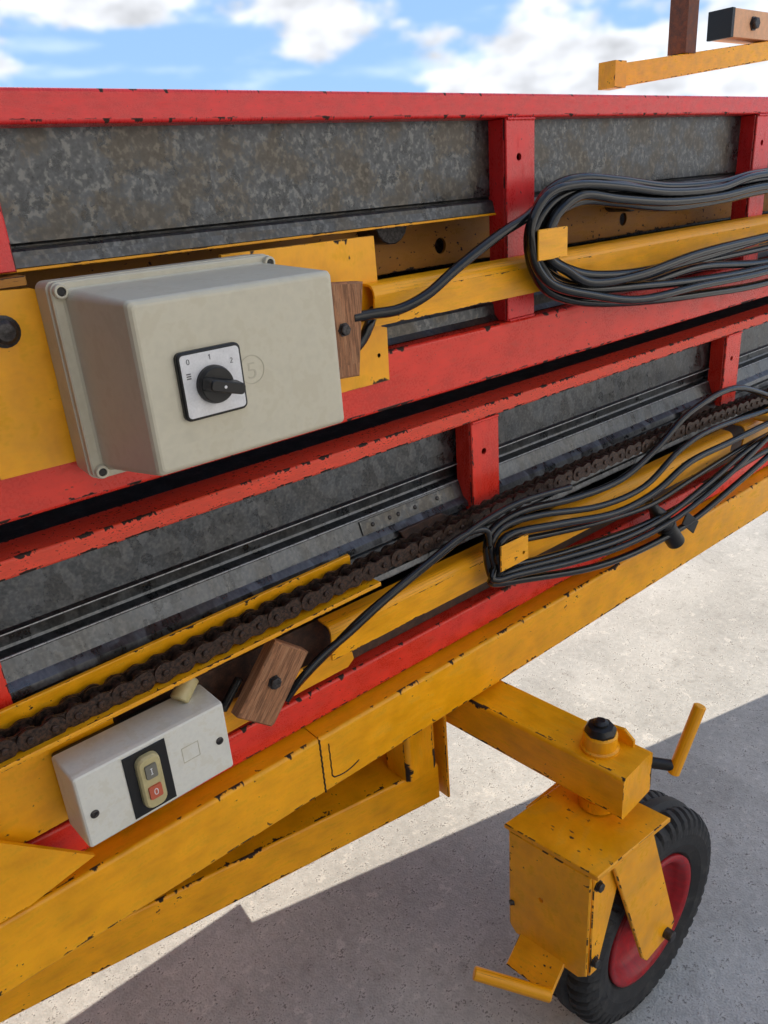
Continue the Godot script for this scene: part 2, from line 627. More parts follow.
func make_materials() -> void:
	M.yellow = paint(Color(0.965, 0.665, 0.005), 0.42, 11, 0.66)
	M.yellow_worn = paint(Color(0.95, 0.65, 0.015), 0.56, 31, 0.56)
	M.yellow_shaded = paint(Color(0.66, 0.44, 0.14), 0.42, 41, 0.50, 0.6)  # darker copy of the yellow: shade under the lip put into the colour
	M.red = paint(Color(0.885, 0.21, 0.145), 0.38, 51, 0.66, 0.3)
	M.red_worn = paint(Color(0.89, 0.28, 0.18), 0.80, 61, 0.44, 0.5)
	M.red_top = paint(Color(0.86, 0.17, 0.175), 0.38, 66, 0.66, 0.3)  # the same red with a pinkish sky tint put into its colour
	M.galv = galvanised(81, 0.31, 0.30, 0.27, 0.8)
	M.galv_low = galvanised(91, 0.345, 0.08, 0.13, 0.92)
	M.pan = galvanised(95, 0.42, 0.05, 0.08, 0.92)
	M.bead = mottled(Color(0.60, 0.61, 0.62), 0.2, 0.3, 98, 0.05, 8.0, 0.5)  # paler than the sheet: fold highlights put into the colour
	M.steel_dark = mottled(Color(0.20, 0.17, 0.155), 0.5, 0.6, 101, 0.04, 9.0, 0.5)
	M.chain = mottled(Color(0.25, 0.20, 0.175), 0.8, 0.42, 105, 0.06, 12.0, 0.55, Color(0.33, 0.22, 0.16))
	M.bolt = mottled(Color(0.26, 0.25, 0.25), 0.5, 0.45, 111, 0.05, 12.0, 0.7)
	M.cable = plain(Color(0.10, 0.10, 0.105), 0.15)
	M.cable.metallic_specular = 0.45
	M.plastic_grey = mottled(Color(0.79, 0.765, 0.685), 0.04, 0.45, 131, 0.012, 5.0, 0.0, Color(0.76, 0.73, 0.645))
	M.plastic_white = mottled(Color(0.86, 0.855, 0.82), 0.04, 0.42, 141, 0.02, 5.0, 0.0, Color(0.82, 0.805, 0.75))
	M.black = mottled(Color(0.06, 0.06, 0.065), 0.3, 0.45, 151, 0.05, 8.0)
	M.face = mottled(Color(0.86, 0.86, 0.87), 0.05, 0.35, 161, 0.03, 9.0)
	M.rubber = mottled(Color(0.135, 0.14, 0.15), 0.5, 0.75, 171, 0.03, 4.0, 0.0, Color(0.26, 0.255, 0.245))
	M.rim = mottled(Color(0.62, 0.07, 0.11), 0.25, 0.45, 181, 0.04, 6.0)
	M.belt = mottled(Color(0.10, 0.11, 0.13), 0.4, 0.7, 191, 0.03, 4.0)
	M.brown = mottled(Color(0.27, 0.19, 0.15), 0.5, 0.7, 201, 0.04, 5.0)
	M.cream = mottled(Color(0.73, 0.68, 0.50), 0.06, 0.4, 211)
	M.button_red = plain(Color(0.74, 0.36, 0.25), 0.5)
	M.button_grey = plain(Color(0.45, 0.44, 0.40), 0.5)
	M.print = plain(Color(0.36, 0.36, 0.37), 0.6)
	M.pencil = plain(Color(0.725, 0.70, 0.625), 0.6)
	M.wood = wood(221)
	M.bounce_white = mottled(Color(0.89, 0.89, 0.885), 0.04, 0.9, 241)
	M.shade_grey = mottled(Color(0.30, 0.315, 0.33), 0.2, 0.85, 251)
	M.rusty = mottled(Color(0.42, 0.25, 0.17), 0.3, 0.7, 261)
	M.salmon = mottled(Color(0.86, 0.66, 0.50), 0.07, 0.6, 231)

# ---------------------------------------------------------------- sky
func make_sky() -> Sky:
	var w := 2048
	var h := 1024
	var img := Image.create(w, h, false, Image.FORMAT_RGBF)
	var big := noise(305, 1.5, 6)
	var wisp := noise(306, 2.4, 5)
	# the clouds that the photograph shows: direction, reach, strength
	var banks := []
	for b in CLOUDS:
		banks.append([b[0].normalized(), b[1], b[2]])
	for y in h:
		var el := PI * (0.5 - (y + 0.5) / h)
		var sy := sin(el)
		var cy := cos(el)
		if y > h / 2 + 24:
			for x in w:
				img.set_pixel(x, y, Color(0.34, 0.335, 0.32))
			continue
		var t := pow(clampf(sy, 0.0, 1.0), 0.5)
		var blue := Color(0.25, 0.40, 0.58).lerp(Color(0.10, 0.20, 0.41), t)
		for x in w:
			var az := TAU * (x + 0.5) / w
			var d := Vector3(sin(az) * cy, sy, -cos(az) * cy)
			var q := Vector3(d.x, sy * 2.4, d.z) / (0.55 + 0.45 * sy)
			var n := big.get_noise_3dv(q * 1.9)
			n += 0.07
			if sy < 0.45:
				for b in banks:
					var g: Vector3 = b[0]
					var off := Vector2((d - g).dot(Vector3(-g.z, 0, g.x).normalized()) / b[1].x, (d.y - g.y) / b[1].y)
					if off.length_squared() < 9.0 and d.dot(g) > 0:
						n += b[2] * exp(-off.length_squared())
			var cl := smoothstep(0.03, 0.30, n + 0.10 * wisp.get_noise_3dv(q * 6.0))
			var wi := smoothstep(0.1, 0.6, wisp.get_noise_3dv(q * Vector3(1.2, 3.0, 1.2))) * 0.35
			var shade := 0.50 + 0.22 * wisp.get_noise_3dv(q * 4.0) - 0.06 * smoothstep(0.4, 0.9, n)
			var white := Color(0.97, 1.0, 1.06) * shade
			var c := blue.lerp(Color(0.6, 0.66, 0.72), wi).lerp(white, cl)
			img.set_pixel(x, y, c)
	var m := PanoramaSkyMaterial.new()
	m.panorama = ImageTexture.create_from_image(img)
	m.energy_multiplier = SKY_ENERGY
	var s := Sky.new()
	s.sky_material = m
	return s

const SKY_ENERGY := 1.0
const CLOUDS := [
	[Vector3(0.86, 0.115, -0.49), Vector2(0.22, 0.06), 0.50],
	[Vector3(0.74, 0.10, -0.66), Vector2(0.13, 0.035), 0.42],
	[Vector3(0.60, 0.185, -0.781), Vector2(0.075, 0.022), 0.36],
	[Vector3(0.41, 0.195, -0.89), Vector2(0.075, 0.022), 0.33],
	[Vector3(0.42, 0.13, -0.89), Vector2(0.25, 0.04), -0.5],
	[Vector3(0.70, 0.175, -0.70), Vector2(0.05, 0.03), -0.35],
]
const GROUND := -0.06
const LEN0 := -1.3
const LEN1 := 3.4

# ---------------------------------------------------------------- conveyors
func post(parent: Node3D, x0: float, x1: float, y0: float, y1: float, m: Material, z := 0.0, hole := 0.05) -> void:
	var st := begin()
	var d := -0.036
	plate(st, rect(x0, x1, y0, y1), 0.004, at_z(z - 0.004), [[Vector2((x0 + x1) / 2 - 0.004, y1 - hole), 0.0055]])
	plate(st, rect(d, -0.0045, y0, y1), 0.004, Transform3D(Basis(Vector3(0, 0, 1), Vector3.UP, Vector3(-1, 0, 0)), Vector3(x0 + 0.004, 0, z)))
	plate(st, rect(d, -0.0045, y0, y1), 0.004, Transform3D(Basis(Vector3(0, 0, 1), Vector3.UP, Vector3(-1, 0, 0)), Vector3(x1, 0, z)))
	part("post", st, m, parent)
	for yy in [y0 + 0.0012, y1 - 0.0012]:
		if yy > 1.35 and yy < 1.36:
			continue
		st = begin()
		var bead := PackedVector3Array()
		for i in 22:
			bead.append(Vector3(lerpf(x0 + 0.002, x1 - 0.002, i / 21.0), yy + 0.0005 * sin(i * 2.1), z + 0.0004 + 0.0004 * sin(i * 3.3)))
		tube(st, bead, 0.0022, 6)
		part("weld_bead", st, m, parent)

func channel_profile(y0: float, y1: float, zf: float, zb: float, th: float) -> Array:
	# bent sheet cover: front face, rounded shoulder, short top leg turned back
	var line := []
	line.append(Vector2(y0, zf - 0.004))
	line.append(Vector2(y1 - 0.014, zf))
	for i in 6:
		var a := PI / 2 * i / 5
		line.append(Vector2(y1 - 0.014 + 0.012 * sin(a), zf - 0.012 + 0.012 * cos(a)))
	line.append(Vector2(y1 - 0.001, zb))
	return strip(line, th)

func upper_conveyor() -> void:
	var c := thing("belt_conveyor", "upper conveyor with red rails and posts over bare galvanised sheet, lying above another", "conveyor", Vector3(1.0, 1.116, -0.3), "conveyors stacked on the yellow frame")
	var st := begin()
	bar(st, LEN0, LEN1, 1.476, 1.506, -0.04, 0.0, 0.004, 2.2)
	part("top_rail", st, M.red_top, c)
	st = begin()
	bar(st, LEN0, LEN1, 1.116, 1.197, -0.05, 0.0, 0.005)
	part("bottom_rail", st, M.red, c)
	for x in [0.158 - 0.735, 0.158, 0.905, 1.628, 2.36, 3.09]:
		post(c, x, x + 0.062, 1.352 if x == 0.158 else 1.1975, 1.4755, M.red_top)
	# galvanised side sheet with its turned-out lip
	st = begin()
	prism(st, strip([Vector2(1.480, -0.034), Vector2(1.376, -0.034), Vector2(1.374, -0.038), Vector2(1.371, -0.038), Vector2(1.3695, -0.030), Vector2(1.368, -0.028), Vector2(1.3535, -0.024)], 0.002), LEN0, LEN1, Transform3D.IDENTITY, 0.0)
	part("side_sheet", st, M.galv, c)
	st = begin()
	beam(st, Vector3(LEN0, 1.3515, -0.0235), Vector3(LEN1, 1.3515, -0.0235), 0.003, 0.004, 0.0008)
	part("lip_edge", st, M.yellow_worn, c, "lip edge with flaking yellow paint")
	# lower galvanised sheet seen between the yellow bar and the bottom rail
	st = begin()
	prism(st, strip([Vector2(1.246, -0.062), Vector2(1.244, -0.04), Vector2(1.226, -0.036), Vector2(1.221, -0.030), Vector2(1.206, -0.028), Vector2(1.1985, -0.02)], 0.002), LEN0, LEN1, Transform3D.IDENTITY, 0.0)
	part("lower_sheet", st, M.galv, c)
	# inner yellow bar with holes, set back, its shade put into the paint colour
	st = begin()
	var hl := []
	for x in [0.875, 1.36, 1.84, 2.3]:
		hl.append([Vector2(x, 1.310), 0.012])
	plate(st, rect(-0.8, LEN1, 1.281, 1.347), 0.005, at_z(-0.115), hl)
	part("inner_bar", st, M.yellow_shaded, c)
	# yellow cable bar in front of the posts
	st = begin()
	prism(st, channel_profile(1.238, 1.290, 0.03, 0.0025, 0.003), 0.622, LEN1)
	part("cover_bar", st, M.yellow, c)
	# mounting plates of the switch box
	st = begin()
	plate(st, [Vector2(0.155, 1.165), Vector2(0.30, 1.163), Vector2(0.30, 1.325), Vector2(0.235, 1.333), Vector2(0.225, 1.337), Vector2(0.135, 1.341)], 0.008, at_z(0.0025), [], 0.002)
	part("mounting_plate", st, M.yellow, c)
	st = begin()
	plate(st, [Vector2(0.43, 1.16), Vector2(0.655, 1.16), Vector2(0.657, 1.230), Vector2(0.648, 1.232), Vector2(0.646, 1.345), Vector2(0.43, 1.345)], 0.006, at_z(0.003), [[Vector2(0.640, 1.196), 0.003]], 0.0015)
	part("mounting_plate", st, M.yellow, c)
	st = begin()
	lathe(st, [[0.015, 0.0], [0.015, 0.002], [0.012, 0.003], [0.0115, 0.007], [0.008, 0.0105], [0.0, 0.012]], along(Vector3(0.192, 1.302, 0.0105), Vector3(0.192, 1.302, 1.0)), 20)
	part("bolt", st, M.bolt, c)
	# bracket between the lip and the plate on the left
	st = begin()
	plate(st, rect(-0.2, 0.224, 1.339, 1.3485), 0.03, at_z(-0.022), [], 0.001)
	part("bracket", st, M.yellow_shaded, c)  # shade below the lip painted in by the darker yellow
	# hook that carries the cable coil
	for x in [0.8725, 2.02]:
		st = begin()
		plate(st, rect(x, x + 0.064, 1.290, 1.331), 0.003, at_z(0.082), [], 0.001)
		prism(st, rrect(1.303, 1.307, 0.0305, 0.0815, 0.001), x + 0.034, x + 0.058)
		part("cable_hook", st, M.yellow, c)
	# far side, belt, return belt
	st = begin()
	bar(st, LEN0, LEN1, 1.476, 1.506, -0.66, -0.62, 0.004)
	part("top_rail", st, M.red_top, c)
	st = begin()
	bar(st, LEN0, LEN1, 1.116, 1.197, -0.66, -0.61, 0.005)
	part("bottom_rail", st, M.red, c)
	st = begin()
	prism(st, strip([Vector2(1.4755, -0.626), Vector2(1.372, -0.626), Vector2(1.3525, -0.654)], 0.002), LEN0, LEN1, Transform3D.IDENTITY, 0.0)
	part("side_sheet", st, M.galv, c)
	st = begin()
	prism(st, strip([Vector2(1.352, -0.63), Vector2(1.1975, -0.63)], 0.003), LEN0, LEN1, Transform3D.IDENTITY, 0.0)
	part("lower_sheet", st, M.galv, c)
	for x in [-0.577, 0.158, 0.905, 1.628, 2.36, 3.09]:
		st = begin()
		bar(st, x, x + 0.06, 1.1975, 1.4755, -0.66, -0.656, 0.001)
		part("post", st, M.red_top, c)
	st = begin()
	bar(st, LEN0 + 0.05, LEN1 - 0.05, 1.392, 1.398, -0.615, -0.046, 0.001)
	part("belt", st, M.belt, c)
	st = begin()
	bar(st, LEN0 + 0.05, LEN1 - 0.05, 1.205, 1.210, -0.615, -0.066, 0.001)
	part("return_belt", st, M.belt, c)
	for k in 8:
		st = begin()
		var x := LEN0 + 0.3 + 0.58 * k
		rod(st, Vector3(x, 1.355, -0.625), Vector3(x, 1.355, -0.064), 0.03, 16)
		part("roller", st, M.bolt, c)

func link_mesh(outer: bool) -> ArrayMesh:
	var st := begin()
	var p := 0.0254
	var zo := 0.0115 if outer else 0.0088
	for s in [-1.0, 1.0]:
		# figure-eight side plate
		var pts := []
		var n := 9
		for i in n + 1:
			var a := PI / 2 + PI * i / n
			pts.append(Vector2(cos(a) * 0.0130, sin(a) * 0.0130))
		pts.append(Vector2(p * 0.5, -0.0092))
		for i in n + 1:
			var a := -PI / 2 + PI * i / n
			pts.append(Vector2(p + cos(a) * 0.0130, sin(a) * 0.0130))
		pts.append(Vector2(p * 0.5, 0.0092))
		plate(st, pts, 0.0026, at_z(s * zo - 0.0013), [], 0.0005)
	if outer:
		for x in [0.0, p]:
			rod(st, Vector3(x, 0, -0.0155), Vector3(x, 0, 0.0155), 0.0042, 10, 0.001)
	else:
		for x in [0.0, p]:
			rod(st, Vector3(x, 0, -0.0075), Vector3(x, 0, 0.0075), 0.0078, 12, 0.0005)
	st.generate_tangents()
	return st.commit()

func lower_conveyor() -> void:
	var c := thing("belt_conveyor", "lower conveyor with chipped red top edge, drive chain and dark galvanised side", "conveyor", Vector3(1.0, 0.684, -0.3), "conveyors stacked on the yellow frame")
	var st := begin()
	bar(st, LEN0, LEN1, 1.058, 1.0795, -0.055, 0.0, 0.003, 2.6)
	part("top_rail", st, M.red_worn, c, "red rail with paint chipped off its edge")
	st = begin()
	bar(st, LEN0, LEN1, 0.688, 0.740, -0.05, 0.0, 0.005, 1.5)
	part("bottom_rail", st, M.red, c)
	for x in [0.042 - 0.775, 0.046, 0.818, 1.594, 2.37, 3.14]:
		post(c, x, x + 0.062, 0.905, 1.0575, M.red, 0.0, 0.052)
	# galvanised side sheet with a bead and a turned-out lip
	st = begin()
	prism(st, strip([Vector2(1.062, -0.040), Vector2(0.988, -0.040), Vector2(0.985, -0.034), Vector2(0.983, -0.036), Vector2(0.980, -0.047), Vector2(0.964, -0.049), Vector2(0.960, -0.047), Vector2(0.957, -0.036), Vector2(0.955, -0.033), Vector2(0.932, -0.024), Vector2(0.930, -0.030)], 0.002), LEN0, LEN1, Transform3D.IDENTITY, 0.0)
	part("side_sheet", st, M.galv_low, c)
	# ribbed pan below the lip
	st = begin()
	var ribs := []
	var y := 0.925
	ribs.append(Vector2(0.9345, -0.0275))
	while y > 0.86:
		ribs.append(Vector2(y, -0.014))
		ribs.append(Vector2(y - 0.007, -0.012))
		ribs.append(Vector2(y - 0.009, -0.018))
		ribs.append(Vector2(y - 0.013, -0.018))
		y -= 0.015
	prism(st, strip(ribs, 0.002), LEN0, LEN1, Transform3D.IDENTITY, 0.0)
	part("ribbed_pan", st, M.pan, c)
	for q in [[0.9845, -0.0345], [0.9565, -0.0340]]:
		st = begin()
		prism(st, rrect(q[0] - 0.0013, q[0] + 0.0013, q[1] - 0.0013, q[1] + 0.0013, 0.0012), LEN0, LEN1, Transform3D.IDENTITY, 0.0)
		part("bead", st, M.bead, c)  # pale rod added as the bright highlight along the fold
	# riveted splice of two sheets
	st = begin()
	var tl := Transform3D(Basis(Vector3.RIGHT, Vector3(0, 0.931, -0.364).normalized(), Vector3(0, 0.364, 0.931).normalized()), Vector3(0, 0.9325, -0.0228))
	plate(st, rect(0.610, 0.800, 0.0015, 0.0225), 0.0018, tl, [], 0.0005)
	part("splice_plate", st, M.galv, c)
	for x in [0.632, 0.665, 0.682, 0.716, 0.763]:
		st = begin()
		var p := tl * Vector3(x, 0.012, 0.0018)
		lathe(st, [[0.0035, 0.0], [0.003, 0.0012], [0.0015, 0.0018], [0.0, 0.0019]], along(p, p + tl.basis.z), 10, true)
		part("rivet", st, M.bolt, c)
	# dark wedge brackets under the lip
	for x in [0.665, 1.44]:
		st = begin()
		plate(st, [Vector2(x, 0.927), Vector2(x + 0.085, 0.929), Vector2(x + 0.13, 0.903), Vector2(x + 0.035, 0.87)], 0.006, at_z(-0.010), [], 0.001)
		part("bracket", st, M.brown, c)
	# chain guide: yellow angle the chain lies on
	st = begin()
	var gt := Transform3D(Basis(Vector3(1, 0.022, 0).normalized(), Vector3(-0.022, 1, 0).normalized(), Vector3(0, 0, 1)), Vector3(0, 0.8845, 0))
	prism(st, rrect(0.0, 0.040, 0.010, 0.0165, 0.0015), -0.6, 0.556, gt, -1.0, true, 2.0)
	prism(st, rrect(0.0, 0.006, 0.0168, 0.060, 0.0015), -0.6, 0.572, gt, -1.0, true, 2.0)
	part("chain_guide", st, M.yellow_worn, c, "yellow chain guide with greasy chipped edges")
	# drive chain
	var ch := Node3D.new()
	ch.name = "drive_chain"
	c.add_child(ch, true)
	ch.position = Vector3(-1.0, -0.684, 0.3)
	var outer := link_mesh(true)
	var inner := link_mesh(false)
	var curve := [Vector3(-0.25, 0.899, 0.038), Vector3(0.08, 0.9005, 0.038), Vector3(0.31, 0.909, 0.038), Vector3(0.543, 0.917, 0.038), Vector3(0.99, 0.926, 0.038), Vector3(1.35, 0.918, 0.038), Vector3(1.70, 0.904, 0.038), Vector3(2.15, 0.884, 0.038)]
	var line := smooth_line(curve, 60)
	var pos: Vector3 = line[0]
	var k := 0
	for i in line.size():
		if line[i].distance_to(pos) >= 0.0254:
			var o := MeshInstance3D.new()
			o.name = "chain_link"
			o.mesh = outer if k % 2 == 0 else inner
			o.material_override = M.chain
			ch.add_child(o, true)
			var d := (line[i] - pos).normalized()
			o.transform = Transform3D(Basis(d, Vector3(-d.y, d.x, 0), Vector3(0, 0, 1)), pos + Vector3(0, 0.0018 + 0.0005 * sin(k * 1.7), 0.0008 * sin(k * 2.3)))
			pos += d * 0.0254
			k += 1
	# yellow cover bar carrying the cables
	st = begin()
	prism(st, channel_profile(0.795, 0.852, 0.03, 0.0025, 0.003), 0.50, 1.60)
	part("cover_bar", st, M.yellow, c)
	st = begin()
	prism(st, channel_profile(0.795, 0.852, 0.03, 0.0025, 0.003), 1.655, 3.0)
	part("cover_bar", st, M.yellow, c)
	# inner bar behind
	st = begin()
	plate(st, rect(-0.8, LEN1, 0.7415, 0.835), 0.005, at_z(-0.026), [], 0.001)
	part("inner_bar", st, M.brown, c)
	# mounting plates
	st = begin()
	plate(st, [Vector2(-0.06, 0.78), Vector2(0.03, 0.757), Vector2(0.085, 0.753), Vector2(0.20, 0.755), Vector2(0.20, 0.868), Vector2(-0.06, 0.868)], 0.006, at_z(0.006), [], 0.0015)
	part("mounting_plate", st, M.yellow, c)
	st = begin()
	plate(st, [Vector2(0.30, 0.752), Vector2(0.46, 0.757), Vector2(0.538, 0.757), Vector2(0.550, 0.766), Vector2(0.547, 0.785), Vector2(0.53, 0.792), Vector2(0.47, 0.792), Vector2(0.30, 0.80)], 0.005, at_z(0.0045), [], 0.0015)
	part("mounting_plate", st, M.yellow_worn, c)
	# cable hooks
	for x in [0.786, 1.68]:
		st = begin()
		plate(st, rect(x, x + 0.064, 0.843, 0.886), 0.003, at_z(0.083), [[Vector2(x + 0.052, 0.858), 0.003]], 0.001)
		prism(st, rrect(0.856, 0.860, 0.0305, 0.0825, 0.001), x + 0.012, x + 0.048)
		part("cable_hook", st, M.yellow_worn, c)
	# far side and belt
	st = begin()
	bar(st, LEN0, LEN1, 1.058, 1.0795, -0.66, -0.605, 0.003)
	part("top_rail", st, M.red_worn, c)
	st = begin()
	bar(st, LEN0, LEN1, 0.688, 0.740, -0.66, -0.61, 0.005)
	part("bottom_rail", st, M.red, c)
	st = begin()
	prism(st, strip([Vector2(1.0575, -0.63), Vector2(0.7405, -0.63)], 0.003), LEN0, LEN1, Transform3D.IDENTITY, 0.0)
	part("side_sheet", st, M.galv_low, c)
	st = begin()
	bar(st, LEN0 + 0.05, LEN1 - 0.05, 1.030, 1.036, -0.612, -0.056, 0.001)
	part("belt", st, M.belt, c)
	st = begin()
	bar(st, LEN0 + 0.05, LEN1 - 0.05, 0.795, 0.800, -0.62, -0.045, 0.001)
	part("return_belt", st, M.belt, c)

# ---------------------------------------------------------------- chassis
func chassis() -> void:
	var c := thing("chassis", "yellow steel frame of square tubes under the lower conveyor", "frame", Vector3(0.8, 0.35, -0.3))
	var st := begin()
	bar(st, LEN0, 0.4585, 0.586, 0.684, -0.045, 0.031, 0.006)
	part("main_beam", st, M.yellow, c)
	st = begin()
	bar(st, 0.4600, LEN1, 0.586, 0.684, -0.045, 0.031, 0.006)
	part("main_beam", st, M.yellow, c)
	# weld bead at the joint and the cut tab next to it
	st = begin()
	var wl := PackedVector3Array()
	for i in 26:
		wl.append(Vector3(0.4593 + 0.0006 * sin(i * 2.3), 0.588 + 0.094 * i / 25.0, 0.0308))
	tube(st, wl, 0.0016, 6)
	part("weld_seam", st, M.steel_dark, c)
	st = begin()
	var w2 := PackedVector3Array()
	for i in 14:
		wl[i] = Vector3.ZERO
		w2.append(Vector3(0.474 + 0.0005 * sin(i * 1.9), 0.668 - 0.058 * i / 13.0, 0.0312))
	for i in 16:
		w2.append(Vector3(0.474 + 0.050 * (i + 1) / 16.0, 0.610 - 0.008 * sin(PI * 0.5 * (1.0 - absf(i - 6.0) / 10.0)), 0.0312))
	tube(st, w2, 0.0011, 6)
	part("weld_seam", st, M.steel_dark, c)
	# gusset on the left
	st = begin()
	plate(st, [Vector2(-0.35, 0.688), Vector2(0.03, 0.690), Vector2(0.06, 0.6905), Vector2(0.137, 0.707), Vector2(0.05, 0.790), Vector2(-0.35, 0.80)], 0.006, at_z(0.0285), [], 0.0015)
	part("gusset", st, M.yellow, c)
	# low beam running off at a slight angle, and the stub that carries the main beam
	var a := Vector3(-1.25, 0.39, -0.428)
	var b := Vector3(0.748, 0.39, -0.100)
	st = begin()
	beam(st, a, b, 0.08, 0.14, 0.005)
	part("low_beam", st, M.yellow, c)
	st = begin()
	prism(st, rrect(-0.034, 0.034, -0.034, 0.034, 0.010, 4), 0.4305, 0.5855, Transform3D(Basis(Vector3.UP, Vector3.BACK, Vector3.RIGHT), Vector3(0.700, 0, -0.062)))
	part("stub", st, M.yellow, c)
	st = begin()
	plate(st, rect(-0.105, -0.022, 0.348, 0.5855), 0.006, Transform3D(Basis(Vector3(0, 0, 1), Vector3.UP, Vector3(-1, 0, 0)), Vector3(0.756, 0, 0)))
	part("end_plate", st, M.yellow, c)
	# wheel arm towards the viewer
	st = begin()
	var at := Transform3D(Basis(Vector3(0.07, 0, 1).normalized(), Vector3.UP, Vector3(-1, 0, 0.07).normalized()), Vector3(0.816, 0.536, 0.0))
	prism(st, rrect(-0.0385, 0.0385, -0.043, 0.043, 0.006, 4), -0.70, 0.309, at)
	part("wheel_arm", st, M.yellow, c)
	# far beam, cross members, and added unseen plates that shape the ground shadow
	st = begin()
	bar(st, LEN0, LEN1, 0.586, 0.6878, -0.70, -0.63, 0.001)
	part("main_beam", st, M.yellow, c)
	for x in [-0.6, 2.2]:
		st = begin()
		beam(st, Vector3(x, 0.62, -0.63), Vector3(x, 0.62, -0.046), 0.06, 0.06, 0.005)
		part("cross_member", st, M.yellow, c)
	st = begin()
	var p0 := Vector3(0.50, 0.0, -0.382 - 0.432)
	var p1 := Vector3(2.15, 0.0, 0.050 - 0.432)
	var dx := (p1 - p0).normalized()
	plate(st, rect(0.0, p0.distance_to(p1), 0.30, 0.585), 0.008, Transform3D(Basis(dx, Vector3.UP, dx.cross(Vector3.UP)), p0))
	part("shadow_plate", st, M.yellow, c)  # added unseen, cuts the sun to set the shadow edge on the ground
	st = begin()
	plate(st, rect(LEN0, 0.515, 0.30, 0.6), 0.008, at_z(-0.872))
	part("shadow_plate", st, M.yellow, c)  # added unseen, continues the shadow edge to the left
	st = begin()
	plate(st, rect(LEN0, 1.4, 0.40, 0.5855), 0.006, at_z(-0.668))
	part("shadow_skirt", st, M.yellow, c)  # added unseen, closes the gap where sunlight came through

